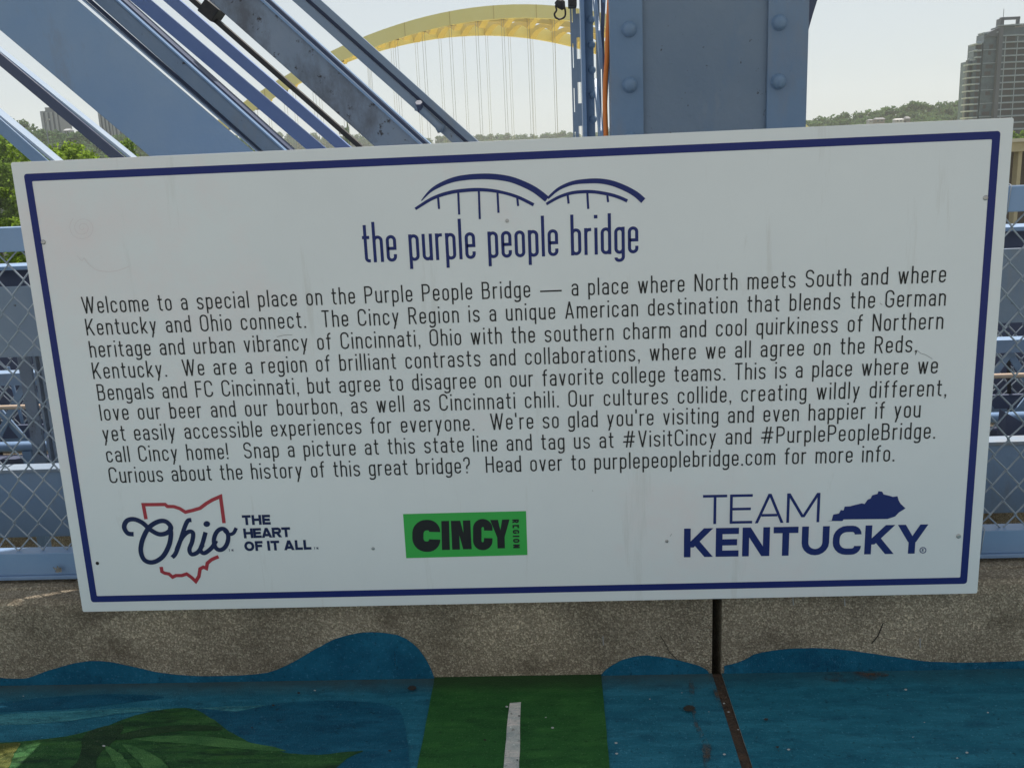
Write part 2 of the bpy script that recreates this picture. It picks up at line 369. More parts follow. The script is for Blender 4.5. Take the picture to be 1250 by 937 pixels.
# waves on the curb face
def curb_wave(top):
    top = smooth_poly(top, closed=False, sub=5)
    P = [atY(x, y, .027) for x, y in top]
    m = MB(); V = []; Fc = []
    for i, p in enumerate(P): V += [(p[0], .0262, DZ+.0002), (p[0], .0262, max(DZ+.0005, p[2]+(random.random()-.5)*.0012))]
    for i in range(len(P)-1): Fc.append((2*i, 2*i+2, 2*i+3, 2*i+1))
    # give the coat of paint a 1 mm body back to the concrete
    n = len(V); V += [(v[0], .0305, v[2]) for v in V]
    for i in range(len(P)-1): Fc.append((2*i+1, 2*i+3, 2*i+3+n, 2*i+1+n))
    return m.add(V, Fc).build('painted_wave', M['wave'], mural)
curb_wave([(-420,846),(-330,826),(-240,818),(-150,826),(-70,832),(-20,828),(0,827.5),(30,828),(60,818),(95,808.5),(125,807),(160,813),(195,821),(230,824.5),(270,825),(320,822),(350,812),(385,792),(415,777.5),(450,771.5),(485,775),(508,789),(523,810),(530,827)])
curb_wave([(732,827),(740,817),(760,805.5),(785,800),(815,803),(845,810),(862,817),(866,824)])
curb_wave([(884,813),(905,807),(925,797.5),(960,792),(1000,791),(1030,793),(1060,797),(1090,801.5),(1130,807),(1170,808.5),(1210,808),(1260,806),(1330,800),(1420,788),(1500,786),(1580,792),(1680,806)])
# cracks and drips on the curb face
marks = thing('curb_marks', (0, .026, 0), 'hairline cracks and pale drips on the concrete curb face', 'marks')
def face_line(name, pts, wd, material):
    m = MB(); P = [atY(x, y, .0275) for x, y in pts]
    for a, b_ in zip(P[:-1], P[1:]): m.bar((a[0], a[2]), (b_[0], b_[2]), wd, .0262, .0285)
    return m.build(name, material, marks)
face_line('crack', [(806,775),(812,785),(817,795),(826,804)], .0012, M['crack'])
face_line('crack', [(1078,760),(1072,775),(1064,785)], .002, M['crack'])
for x, y0, y1 in ((736,776,787),(482,794,812),(968,729,738),(1031,730,739),(1123,779,790)):
    face_line('drip', [(x, y0), (x+.5, y1)], .0024, M['drip'])

# ------------------------------------------------------------------ sign
W_S, H_S, Z_S = 2.44, 1.22, .22
sign = thing('information_sign', (0, 0, Z_S), 'large white rectangular welcome sign with navy border fixed to the blue fence', 'sign')
def rrect(x0, x1, z0, z1, r, n=5):
    P = []
    for cx, cz, a0 in ((x1-r, z1-r, 0), (x0+r, z1-r, 90), (x0+r, z0+r, 180), (x1-r, z0+r, 270)):
        for i in range(n+1):
            a = rad(a0+90*i/n); P.append((cx+r*math.cos(a), cz+r*math.sin(a)))
    return P
MB().prism(rrect(-W_S/2, W_S/2, Z_S, Z_S+H_S, .005), 0, .007).build('panel', M['panel'], sign, bevel=.0008)
IN, BW = .029, .0185
def border():
    o = rrect(-W_S/2+IN, W_S/2-IN, Z_S+IN, Z_S+H_S-IN, .008); i = rrect(-W_S/2+IN+BW, W_S/2-IN-BW, Z_S+IN+BW, Z_S+H_S-IN-BW, .003)
    n = len(o); V = [(p[0], -.0006, p[1]) for p in o+i]
    return MB().add(V, [(k, (k+1) % n, (k+1) % n+n, k+n) for k in range(n)])
border().build('border', M['navy'], sign, recalc=False)
for zz in (.296, 1.235):
    MB().box(-1.05, 1.05, .0075, .158, zz-.02, zz+.02).build('mounting_batten', M['rail'], sign)

# ---- stroke lettering
def fillet(pts, closed, seg=5, rmin=0):
    out = []; n = len(pts)
    for i, p in enumerate(pts):
        r = p[2] if len(p) > 2 else 0
        if r <= 0 or (not closed and i in (0, n-1)): out.append((p[0], p[1])); continue
        P = Vector(p[:2]); A = Vector(pts[(i-1) % n][:2])-P; B = Vector(pts[(i+1) % n][:2])-P
        la, lb = A.length, B.length; A.normalize(); B.normalize()
        ang = A.angle(B)
        if ang > math.pi-.02: out.append((p[0], p[1])); continue
        hasA = len(pts[(i-1) % n]) > 2; hasB = len(pts[(i+1) % n]) > 2
        tl = min(r/math.tan(ang/2), la*(.5 if hasA else .98), lb*(.5 if hasB else .98)); rr = tl*math.tan(ang/2)
        C = P+(A+B).normalized()*(rr/math.sin(ang/2))
        s = P+A*tl-C; e = P+B*tl-C
        a0 = math.atan2(s.y, s.x); a1 = math.atan2(e.y, e.x); da = (a1-a0+math.pi) % (2*math.pi)-math.pi
        for k in range(seg+1):
            a = a0+da*k/seg; out.append((C.x+rr*math.cos(a), C.y+rr*math.sin(a)))
    return out
def ribbon(pts, t, closed=False):
    """-> verts, faces of a constant- or varying-width ribbon"""
    P = []; T = []
    ts = t if isinstance(t, (list, tuple)) else [t]*len(pts)
    for p, q in zip(pts, ts):
        if not P or (Vector(p)-P[-1]).length > 1e-5: P.append(Vector(p)); T.append(q)
    n = len(P)
    if closed and (P[0]-P[-1]).length < 1e-5: P.pop(); T.pop(); n -= 1
    V = []
    for i in range(n):
        a = P[(i-1) % n] if (closed or i > 0) else None; b_ = P[(i+1) % n] if (closed or i < n-1) else None
        d1 = (P[i]-a).normalized() if a is not None else None; d2 = (b_-P[i]).normalized() if b_ is not None else None
        if d1 is None: d1 = d2
        if d2 is None: d2 = d1
        n1 = Vector((-d1.y, d1.x)); n2 = Vector((-d2.y, d2.x)); mn = (n1+n2)
        if mn.length < .1: mn = n1
        mn.normalize(); k = 1/max(.45, mn.dot(n1))
        V += [P[i]+mn*T[i]/2*k, P[i]-mn*T[i]/2*k]
    m = n if closed else n-1
    Fc = [(2*i, 2*i+1, 2*((i+1) % n)+1, 2*((i+1) % n)) for i in range(m)]
    return V, Fc
class Font:
    def __init__(s, w, W, t, xh=.70, desc=.24, asc=1.0, sp=.30, rr=.5, mw=1.62, rc=None):
        s.w, s.W, s.t, s.xh, s.desc, s.asc, s.sp, s.rr, s.mw = w, W, t, xh, desc, asc, sp, rr, mw
        s.rc = rc
    def glyph(s, ch):
        """strokes [(pts, closed)], polys [pts], width"""
        w, W, t, xh, D = s.w, s.W, s.t, s.xh, s.desc
        h = t/2; a = h; b = w-h; x = xh-h; o = h; c = 1-h; asc = s.asc
        r = (b-a)*s.rr; S = []; Pl = []
        ln = lambda *p: S.append((list(p), False)); cl = lambda *p: S.append((list(p), True))
        def hc(x0, y0, x1, y1, th=t):      # diagonal stroke with level ends
            L = math.hypot(x1-x0, y1-y0); k = th*L/max(.01, abs(y1-y0))/2
            Pl.append([(x0-k, y0), (x0+k, y0), (x1+k, y1), (x1-k, y1)])
        def stem(X, y0, y1): ln((X, y0), (X, y1))
        def dot(X, Y, q=None):
            q = q or t*.56; Pl.append([(X-q, Y-q), (X+q, Y-q), (X+q, Y+q), (X-q, Y+q)])
        wd = w
        if ch == ' ': wd = s.sp
        elif ch in 'bdpqg':
            cl((a,o,r),(b,o,r),(b,x,r),(a,x,r))
            if ch == 'b': stem(a, 0, asc)
            if ch == 'd': stem(b, 0, asc)
            if ch == 'p': stem(a, -D, xh)
            if ch == 'q': stem(b, -D, xh)
            if ch == 'g': ln((b, xh), (b, -D+h, r), (a, -D+h, r), (a, -D*.45))
        elif ch == 'a':
            ln((a,.74*xh),(a,x,r),(b,x,r),(b,0)); ln((b,.57*xh),(a,.57*xh,r*.8),(a,o,r*.9),(b,o,r*.9),(b,.35*xh))
        elif ch == 'c': ln((b,.68*xh),(b,x,r),(a,x,r),(a,o,r),(b,o,r),(b,.32*xh))
        elif ch == 'e': ln((a,.50*xh),(b,.50*xh),(b,x,r),(a,x,r),(a,o,r),(b,o,r),(b,.28*xh))
        elif ch == 'f': wd = w*.72; X = wd*.42; ln((X,0),(X,c,r*.9),(wd,c)); ln((0,x),(wd*.95,x))
        elif ch == 'h': stem(a,0,asc); ln((a,0),(a,x,r),(b,x,r),(b,0))
        elif ch == 'i': wd = t; stem(h,0,xh); dot(h, .93, t*.55)
        elif ch == 'k': stem(a,0,asc); hc(a+h*.6,.30*xh,b,xh); hc(a+.38*(b-a),.44*xh,b+.1*t,0)
        elif ch == 'l': wd = t; stem(h,0,asc)
        elif ch == 'm':
            wd = w*s.mw; B = wd-h; mid = wd/2; q = (mid-a)*s.rr
            stem(a,0,xh); ln((a,0),(a,x,q),(mid,x,q),(mid,0)); ln((mid,0),(mid,x,q),(B,x,q),(B,0))
        elif ch == 'n': stem(a,0,xh); ln((a,0),(a,x,r),(b,x,r),(b,0))
        elif ch == 'o': cl((a,o,r),(b,o,r),(b,x,r),(a,x,r))
        elif ch == 'r': wd = w*.68; stem(a,0,xh); ln((a,0),(a,x,r),(wd,x))
        elif ch == 's': ln((b,.76*xh),(b,x,r),(a,x,r),(a,.55*xh,r),(b,.45*xh,r),(b,o,r),(a,o,r),(a,.24*xh))
        elif ch == 't': wd = w*.70; X = wd*.42; ln((X,.93*asc),(X,o,r*.8),(wd,o)); ln((0,x),(wd,x))
        elif ch == 'u': ln((a,xh),(a,o,r),(b,o,r),(b,xh)); stem(b,0,xh)
        elif ch == 'v': hc(a,xh,w/2,0); hc(b,xh,w/2,0)
        elif ch == 'w':
            wd = w*1.5; q = wd/4; A = h; B = wd-h; L = A+(B-A)*.27; R = A+(B-A)*.73; mi = wd/2
            hc(A,xh,L,0); hc(mi,xh,L,0); hc(mi,xh,R,0); hc(B,xh,R,0)
        elif ch == 'x': hc(a,xh,b,0); hc(b,xh,a,0)
        elif ch == 'y': hc(a,xh,w/2,0); hc(b,xh,a+.12*w,-D)
        elif ch == '.': wd = t*1.2; dot(t*.6, t*.6, t*.6)
        elif ch == ',': wd = t*1.2; dot(t*.6, t*.6, t*.6); Pl.append([(t*.5,0),(t*1.2,0),(t*.6,-.15),(t*.2,-.15)])
        elif ch == "'": wd = t; stem(h,.74,1.0)
        elif ch == '!': wd = t*1.1; stem(t*.55,.26,1); dot(t*.55,t*.6)
        elif ch == '?': ln((a,.74),(a,c,r),(b,c,r),(b,.56,r),(w/2,.42,r*.5),(w/2,.26)); dot(w/2,t*.6)
        elif ch == '\u2014': wd = 1.25; ln((0,.33),(1.25,.33))
        elif ch == '#':
            wd = .72; hc(.20,0,.34,1); hc(.42,0,.56,1); ln((.05,.66),(.70,.66)); ln((.0,.34),(.65,.34))
        else:
            k = {'W':1.62,'M':1.25,'N':1.02,'T':.92,'E':.86,'F':.82,'L':.8,'A':1.08,'V':1.06,'Y':1.1,'K':1.06,'I':0,'U':1.02,'C':1.05,'O':1.05,'G':1.05}.get(ch, 1)
            wd = W*k if ch != 'I' else t; B = wd-h; R = (B-a)*s.rr if s.rc is None else s.rc
            if ch == 'A': hc(h,0,wd/2,1); hc(B,0,wd/2,1); ln((wd*.22,.27),(wd*.78,.27))
            elif ch == 'B': ln((a,h),(B-.02,h,R*.8),(B-.02+.02,.53,R*.8),(a,.53)); ln((a,.53),(B-.04,.53,R*.8),(B-.04,c,R*.8),(a,c)); stem(a,0,1)
            elif ch == 'C': ln((B,.70),(B,c,R),(a,c,R),(a,h,R),(B,h,R),(B,.30))
            elif ch == 'D': stem(a,0,1); ln((a,h),(B,h,R),(B,c,R),(a,c))
            elif ch == 'E': stem(a,0,1); ln((a,h),(wd,h)); ln((a,.5),(wd*.93,.5)); ln((a,c),(wd,c))
            elif ch == 'F': stem(a,0,1); ln((a,.5),(wd*.9,.5)); ln((a,c),(wd,c))
            elif ch == 'G': ln((B,.72),(B,c,R),(a,c,R),(a,h,R),(B,h,R),(B,.48)); ln((wd*.55,.48),(wd,.48))
            elif ch == 'H': stem(a,0,1); stem(B,0,1); ln((a,.52),(B,.52))
            elif ch == 'I': stem(h,0,1)
            elif ch == 'K':
                stem(a,0,1); kk = t*.62; hc(a+t*.25,.34,B-.06*t,1,t); hc(a+(B-a)*.36,.56,B,0,t)
            elif ch == 'L': stem(a,0,1); ln((a,h),(wd,h))
            elif ch == 'M': stem(a,0,1); stem(B,0,1); hc(a+t*.1,1,wd/2,.18); hc(B-t*.1,1,wd/2,.18)
            elif ch == 'N': stem(a,0,1); stem(B,0,1); hc(a+t*.12,1,B-t*.12,0)
            elif ch == 'O': cl((a,h,R),(B,h,R),(B,c,R),(a,c,R))
            elif ch == 'P': stem(a,0,1); ln((a,.46),(B,.46,R),(B,c,R),(a,c))
            elif ch == 'R': stem(a,0,1); ln((a,.48),(B-.02,.48,R),(B-.02,c,R),(a,c)); hc(wd*.52,.48,B,0)
            elif ch == 'S': ln((B,.76),(B,c,R),(a,c,R),(a,.54,R),(B,.46,R),(B,h,R),(a,h,R),(a,.24))
            elif ch == 'T': stem(wd/2,0,1); ln((0,c),(wd,c))
            elif ch == 'U': ln((a,1),(a,h,R),(B,h,R),(B,1))
            elif ch == 'V': hc(h,1,wd/2,0); hc(B,1,wd/2,0)
            elif ch == 'W':
                L = h+(B-h)*.27; Rr = h+(B-h)*.73; hc(h,1,L,0); hc(wd/2,1,L,0); hc(wd/2,1,Rr,0); hc(B,1,Rr,0)
            elif ch == 'Y': stem(wd/2,0,.46); hc(h*1.1,1,wd/2,.40); hc(B-h*.1,1,wd/2,.40)
        return S, Pl, wd
LAYER = [0]
class Ink(MB):
    """flat printed shapes on the sign face; each stroke lies a hair above the last"""
    def ly(s):
        LAYER[0] = (LAYER[0]+1) % 12; return -.0006-LAYER[0]*.00003
    def flat(s, V, Fc, fn):
        y = s.ly(); s.add([(lambda q: (q[0], y, q[1]))(fn(v)) for v in V], Fc)
    def text(s, string, font, p0, p1, cap, rot=None, slant=0):
        """p0,p1: (X,Z) of the baseline's two ends; the tracking is solved to fill it"""
        p0 = Vector(p0); p1 = Vector(p1); d = (p1-p0); L = d.length; d.normalize(); up = Vector((-d.y, d.x))
        G = [font.glyph(c) for c in string]
        tot = sum(g[2] for g in G)
        tr = (L/cap-tot)/max(1, len(G)-1); X = 0
        for S, Pl, wd in G:
            fn = lambda v: p0+d*((v[0]+X+slant*v[1])*cap)+up*(v[1]*cap)
            for pts, closed in S:
                V, Fc = ribbon(fillet(pts, closed), font.t, closed); s.flat(V, Fc, fn)
            for pl in Pl: s.flat(pl, [tuple(range(len(pl)))], fn)
            X += wd+tr
        return tr
    def stroke(s, pts, wdt, closed=False, sm=True):
        P = smooth_poly(pts, closed, 6) if sm else pts
        if isinstance(wdt, (list, tuple)) and sm:
            k = len(P); wdt = [float(np.interp(i/(k-1), np.linspace(0, 1, len(wdt)), wdt)) for i in range(k)]
        V, Fc = ribbon(P, wdt, closed); y = s.ly()
        s.add([(v[0], y-i*2.5e-6, v[1]) for i, v in enumerate(V)], Fc)      # a stroke that crosses itself lies over itself
    def poly(s, pts):
        y = s.ly(); n = len(s.v); s.add([(p[0], y, p[1]) for p in pts], [tuple(range(len(pts)))])
    def done(s, name, material, parent=None):
        o = s.build(name, material, parent or sign, recalc=False)
        bm = bmesh.new(); bm.from_mesh(o.data)
        bmesh.ops.triangulate(bm, faces=[f for f in bm.faces if len(f.verts) > 4])
        for f in bm.faces:
            if f.normal.y > 0: f.normal_flip()
        bm.to_mesh(o.data); bm.free()
        return o
def S(x, y):
    p = atY(x, y, 0); return (float(p[0]), float(p[2]))
def crop(x0, y0, k): return lambda x, y: S(x0+x/k, y0+y/k)
PXM = 2.6/F                                  # metres per pixel on the sign, mean

# body text
BODY = Font(.385, .47, .088, xh=.71, sp=.24)
lines = [
 ("Welcome to a special place on the Purple People Bridge \u2014 a place where North meets South and where", (101.5,382.8),(1154.2,344.6),20.4),
 ("Kentucky and Ohio connect.  The Cincy Region is a unique American destination that blends the German", (106.3,409.4),(1154.0,372.9),20.2),
 ("heritage and urban vibrancy of Cincinnati, Ohio with the southern charm and cool quirkiness of Northern", (110.7,436.3),(1150.9,401.4),20.1),
 ("Kentucky.  We are a region of brilliant contrasts and collaborations, where we all agree on the Reds,", (114.3,462.4),(1119,429.6),19.9),
 ("Bengals and FC Cincinnati, but agree to disagree on our favorite college teams. This is a place where we", (120.2,488.7),(1144.2,455.6),19.8),
 ("love our beer and our bourbon, as well as Cincinnati chili. Our cultures collide, creating wildly different,", (123.2,513.3),(1154.8,483),19.7),
 ("yet easily accessible experiences for everyone.  We're so glad you're visiting and even happier if you", (126.7,538.6),(1123.2,509.2),19.6),
 ("call Cincy home!  Snap a picture at this state line and tag us at #VisitCincy and #PurplePeopleBridge.", (130.9,564.2),(1141.2,535),19.4),
 ("Curious about the history of this great bridge?  Head over to purplepeoplebridge.com for more info.", (134.4,589.4),(1091.6,562.8),19.3)]
ink = Ink()
for txt, a, b_, cap in lines:
    c0 = S(a[0], a[1]); c1 = S(a[0], a[1]-cap); print('track', round(ink.text(txt, BODY, c0, S(*b_), math.dist(c0, c1)), 3))
ink.done('body_text', M['black'])

# title and arches
c5 = crop(430, 190, 3.378)
logo = Ink()
TITLE = Font(.258, .3, .078, xh=.66, desc=.20, sp=.16, mw=1.6)
logo.text("the purple people bridge", TITLE, c5(48, 441), c5(1180, 402), math.dist(c5(95, 441), c5(95, 275)))
P3 = PXM/3.378
logo.stroke([c5(*p) for p in ((285,186),(330,140),(400,105),(470,90),(560,86),(640,95),(700,115),(755,143),(803,180))], [3*P3,14*P3,19*P3,21*P3,21*P3,22*P3,23*P3])
logo.stroke([c5(*p) for p in ((260,220),(330,177),(400,153),(470,143),(540,141),(610,150),(680,170),(748,203))], [10*P3,13*P3,13*P3,11*P3,12*P3])
logo.stroke([c5(*p) for p in ((806,176),(850,138),(905,114),(960,106),(1020,105),(1075,115),(1130,137),(1170,160),(1200,186))], [8*P3,13*P3,17*P3,19*P3,20*P3,22*P3])
logo.stroke([c5(*p) for p in ((800,200),(850,172),(900,155),(950,149),(1000,150),(1060,160),(1100,172),(1134,187))], [10*P3,12*P3,12*P3,12*P3])
for x, y0, y1 in ((356,172,220),(439,150,243),(524,145,262),(601,152,236),(682,170,208),(890,160,198),(971,150,220),(1053,158,192)):
    logo.stroke([c5(x-2, y0), c5(x+2, y1)], 8*P3, sm=False)
logo.done('bridge_logo', M['logo_blue'])

# ohio
c6 = crop(120, 580, 4.167); P4 = PXM/4.167
k = Ink()
k.stroke([c6(*p) for p in ((243,222),(229,148),(340,147),(352,157),(385,158),(415,168),(443,186),(480,177),(518,166),(550,142),(580,124),(622,106),(640,242))], 18*P4, sm=False)
k.stroke([c6(*p) for p in ((320,464),(324,488),(338,496),(360,500),(378,516),(395,508),(425,508),(450,500),(475,518),(496,538),(512,512),(518,474),(535,465),(550,472),(555,445),(575,428),(592,420),(612,412))], 18*P4, sm=False)
k.done('state_outline', M['red'])
k = Ink()
k.stroke([c6(*p) for p in ((180,298),(150,293),(132,262),(146,230),(182,222),(225,240),(265,275),(310,298),(352,290),(370,264),(345,234),(305,234),(258,265),(226,325),(217,385),(237,430),(280,440),(328,412),(360,355),(370,300),(366,262))], 24*P4)
k.stroke([c6(*p) for p in ((474,226),(456,230),(440,262),(418,330),(394,395),(376,416))], 22*P4)
k.stroke([c6(*p) for p in ((398,380),(425,318),(458,286),(482,292),(478,335),(464,375),(476,400),(508,388),(532,350))], 22*P4)
k.stroke([c6(*p) for p in ((546,288),(532,340),(520,378),(540,394),(578,366),(600,330))], 22*P4)
k.stroke([c6(625+36*math.cos(q)+6*math.sin(q), 324-54*math.sin(q)) for q in [i*math.pi/8 for i in range(16)]], 22*P4, closed=True)
k.stroke([c6(*p) for p in ((640,278),(664,298),(688,292),(702,266))], 18*P4)
k.poly([c6(552+17*math.cos(i*math.pi/8), 246+15*math.sin(i*math.pi/8)) for i in range(16)])
BOLD = Font(.6, .92, .255, sp=.26, rr=.5)
capB = math.dist(c6(750, 250), c6(750, 200))
k.text("THE", BOLD, c6(735, 252), c6(878, 249), capB)
k.text("HEART", BOLD, c6(742, 319), c6(980, 312), capB)
k.text("OF IT ALL", BOLD, c6(746, 384), c6(1085, 376), capB)
TM = Font(.5, .55, .16)
k.text("TM", TM, c6(1098, 376), c6(1120, 375), math.dist(c6(0, 0), c6(0, 12)))
k.text("TM", TM, c6(665, 386), c6(688, 385), math.dist(c6(0, 0), c6(0, 12)))
k.done('ohio_lettering', M['ohio'])

# cincy region
c7 = crop(470, 600, 4.63)
k = Ink(); k.poly([c7(102,125), c7(797,108), c7(805,356), c7(120,374)]); LAYER[0] = 1
k.done('green_plate', M['green_ink'])
k = Ink()
def thick_c(x0, x1, y0, y1, t):
    h = t/2; r = (x1-x0)*.33; mid = (y0+y1)/2
    k.stroke([c7(*p) for p in fillet([(x1-h, mid-22), (x1-h, y0+h*.72, r), (x0+h, y0+h*.72, r), (x0+h, y1-h*.72, r), (x1-h, y1-h*.72, r), (x1-h, mid+20)], False, 7)], t*PXM/4.63, sm=False)
thick_c(155, 312, 165, 331, 62)
k.poly([c7(*p) for p in ((318,164),(362,163),(367,327),(322,328))])
k.poly([c7(*p) for p in ((372,163),(425,162),(443,230),(440,161),(482,160),(490,323),(442,324),(420,245),(424,325),(380,326))])
thick_c(498, 607, 158, 323, 47)
k.poly([c7(*p) for p in ((594,158),(638,157),(652,215),(662,156),(704,155),(676,255),(678,318),(636,319),(634,257))])
REG = Font(.6, .62, .25, rr=.5)
k.text("REGION", REG, c7(719, 155), c7(725, 318), math.dist(c7(719, 200), c7(756, 200)))
k.done('region_lettering', M['black'])

# team kentucky
c8 = crop(800, 580, 3.571)
k = Ink()
THIN = Font(.7, .84, .088); 
k.text("TEAM", THIN, c8(206, 212), c8(714, 203), math.dist(c8(250, 212), c8(250, 85)))
GOTH = Font(.7, .86, .215, rc=.33)
k.text("KENTUCKY", GOTH, c8(124, 356), c8(1180, 339), math.dist(c8(250, 355), c8(250, 230)))
k.poly([c8(*p) for p in ((750,198),(768,196),(775,170),(800,165),(808,150),(820,152),(825,135),(848,134),(870,128),(900,121),(912,124),(925,105),(938,100),(945,86),(968,80),(972,68),(988,70),(995,82),(1020,88),(1035,93),(1055,90),(1060,108),(1068,122),(1090,143),(1062,160),(1045,178),(1012,189),(820,191),(815,198))])
k.stroke([c8(1166+13*math.cos(i*math.pi/6), 325+12*math.sin(i*math.pi/6)) for i in range(12)], 3.2*PXM/3.571, closed=True)
k.text("R", Font(.5, .55, .16), c8(1161, 331), c8(1161+9, 331), math.dist(c8(0, 0), c8(0, 13)))
k.done('kentucky_logo', M['ky'])

# screws, a drilled hole, scribble and scratches
for x, y in ((53,295.5),(619,269.5),(1203,241.5),(1170,654),(814,660),(455.5,669)):
    px, pz = S(x, y); m = MB(); R = .0062 if x > 1000 or x < 100 else .0045
    rings = [(R, -.0002), (R*.96, -.0016), (R*.6, -.0028), (R*.25, -.0022), (0.0001, -.0022)]
    V = []; Fc = []
    for r_, yy in rings: V += [(px+r_*math.cos(2*math.pi*i/14), yy, pz+r_*math.sin(2*math.pi*i/14)) for i in range(14)]
    for j in range(4): Fc += [(j*14+i, j*14+(i+1) % 14, (j+1)*14+(i+1) % 14, (j+1)*14+i) for i in range(14)]
    m.add(V, Fc).build('screw', M['screw'], sign, origin=(px, 0, pz), smooth=True)
px, pz = S(119, 687); k = Ink(); k.poly([(px+.005*math.cos(i*.6283), pz+.005*math.sin(i*.6283)) for i in range(10)]); k.done('drill_hole', M['hole'])
k = Ink(); sp = []
for i in range(60):
    a = i*.28; r = 1+i*.26; sp.append(S(101+r*math.cos(a), 278+r*.95*math.sin(a)))
k.stroke(sp, .0009, sm=False)
k.stroke([S(*p) for p in ((94,312),(100,318),(103,315),(108,322),(120,330),(140,331),(158,325))], .0012)
k.done('faded_scribble', M['smudge'])
for pts in (((1119,427),(1124,431),(1130,433),(1138,438)),((338,411),(347,409),(357,408.5)),((1074,370),(1077,372)),((1213-490,598),(1213-489,599)),((818,654),(820,651))):
    k = Ink(); k.stroke([S(*p) for p in pts], .0013); k.done('scratch', M['scratch'])

# ------------------------------------------------------------------ fences
def chain_link(m, x0, x1, z0, z1, Y, dw, dh, r, amp=.004, tri=5):
    """interlocked zigzag wires, upright spirals as woven mesh"""
    n = int((x1-x0)/dw)
    rows = int((z1-z0)/(dh/2))
    for i in range(n):
        xc = x0+i*dw; pts = []
        for j in range(rows+1):
            s = 1 if (j+i) % 2 else -1
            x = xc+s*(dw/2+r*.8)+(random.random()-.5)*dw*.10
            z = z0+j*dh/2+(random.random()-.5)*dh*.05+.004*math.sin(i*.37)
            # knuckle: approach, tip, leave
            pts.append((x-s*dw*.06, Y+amp*.5, z-dh*.03)); pts.append((x, Y, z)); pts.append((x-s*dw*.06, Y-amp*.5, z+dh*.03))
        m.tube(pts, r, tri, caps=False)
    return m
FX0, FX1 = -6.5, 6.5
fence = thing('chain_link_fence', (0, .18, CT), 'blue railed chain link fence standing on the concrete curb behind the sign', 'fence')
MB().box(FX0, FX1, .16, .210, 1.208, 1.274).build('top_rail', M['rail'], fence, bevel=.004)
bt = MB().box(FX0, FX1, .16, .210, .262, .330); bt.box(FX0, FX1, .152, .210, .250, .2615)
bt.build('bottom_rail', M['rail'], fence, bevel=.002)
for xp in (-5.6, -3.2, -.8, .9, 3.2, 5.6):
    MB().box(xp-.03, xp+.03, .212, .272, CT, 1.27).build('post', M['rail'], fence, bevel=.003)
ml = MB(); chain_link(ml, -2.2, 2.2, .325, 1.215, .185, .0365, .089, .0025)
ml.build('chain_link', M['wire'], fence, smooth=True)
for i in range(-7, 8):
    for z_, y_ in ((1.24, .155), (.30, .155)):
        x = i*.42+.035; tw_ = MB().tube([(x-.004, .19, z_-.042), (x-.003, y_, z_-.036), (x, y_-.001, z_), (x+.004, y_, z_+.036), (x+.006, .19, z_+.042)], .0016, 5)
        if abs(x) < 1.15 or y_ < .1: continue
        tw_.build('tie_wire', M['wire'], fence, smooth=True)

# ------------------------------------------------------------------ truss of the bridge behind the fence
def beam(name, label, parts, cat='beam'):
    t = thing(name, parts[0][4], label, cat)
    for nm, mb, mt, bev, _ in parts: mb.build(nm, mt, t, bevel=bev)
    return t
TX0, TX1 = -9, 9
beam('truss_beam', 'upper blue steel beam running level behind the fence mesh', [
    ('web_plate', MB().box(TX0, TX1, .80, .815, .797, 1.043), M['steel_worn'], .002, (0, .8, .8)),
    ('top_flange', MB().box(TX0, TX1, .90, 1.03, 1.090, 1.104), M['steel'], .002, (0, .8, .8)),
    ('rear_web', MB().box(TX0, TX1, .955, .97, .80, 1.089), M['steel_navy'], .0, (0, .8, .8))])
st = thing('lattice_strut', (-1.55, .93, 1.05), 'short pale struts standing between the flange and web of the upper beam', 'strut')
for i in range(-6, 7):
    x = -1.415+i*.46; MB().bar((x, 1.045), (x-.012, 1.09), .012, .83, .90).build('strut', M['rail'], st)
beam('truss_beam', 'deep lower blue steel beam just above the curb behind the fence mesh', [
    ('web_plate', MB().box(TX0, TX1, .80, .812, .125, .372), M['steel'], .002, (0, .8, .1)),
    ('top_flange', MB().box(TX0, TX1, .795, .865, .373, .386), M['steel_worn'], .002, (0, .8, .1)),
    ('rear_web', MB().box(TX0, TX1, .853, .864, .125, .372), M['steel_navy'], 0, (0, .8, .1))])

def diag(name, label, parts):
    """parts: (part name, material, edges (top-left px, top-right px, low-left px, low-right px), y depth0, y depth1)"""
    t = None
    for nm, mt, e, y0, y1 in parts:
        tl, tr, bl, br = [atY(p[0], p[1], y0) for p in e]
        # straight member: extend both edges up to the top chord and down to the lower beam
        def ext(a, b_, z):
            k = (z-a[2])/(b_[2]-a[2]); q = a+(b_-a)*k; return (q[0], q[2])
        d = ((tl+tr)-(bl+br)); d = Vector((d[0], d[2])).normalized()
        nrm = Vector((-d.y, d.x))
        cA = Vector(((tl+tr)[0]/2, (tl+tr)[2]/2)); cB = Vector(((bl+br)[0]/2, (bl+br)[2]/2))
        wA = abs(Vector(((tr-tl)[0], (tr-tl)[2])).dot(nrm)); wB = abs(Vector(((br-bl)[0], (br-bl)[2])).dot(nrm)); wd = (wA+wB)/2
        mid = (cA+cB)/2
        up_k = (4.6-mid.y)/d.y; dn_k = (.42-mid.y)/d.y
        a = mid+d*up_k; b_ = mid+d*dn_k
        if t is None: t = thing(name, (b_.x, y0, b_.y), label, 'steel member')
        mb = MB().bar(b_, a, wd, y0, y1); o = mb.build(nm, mt, t, bevel=min(.004, wd*.1))
    return t
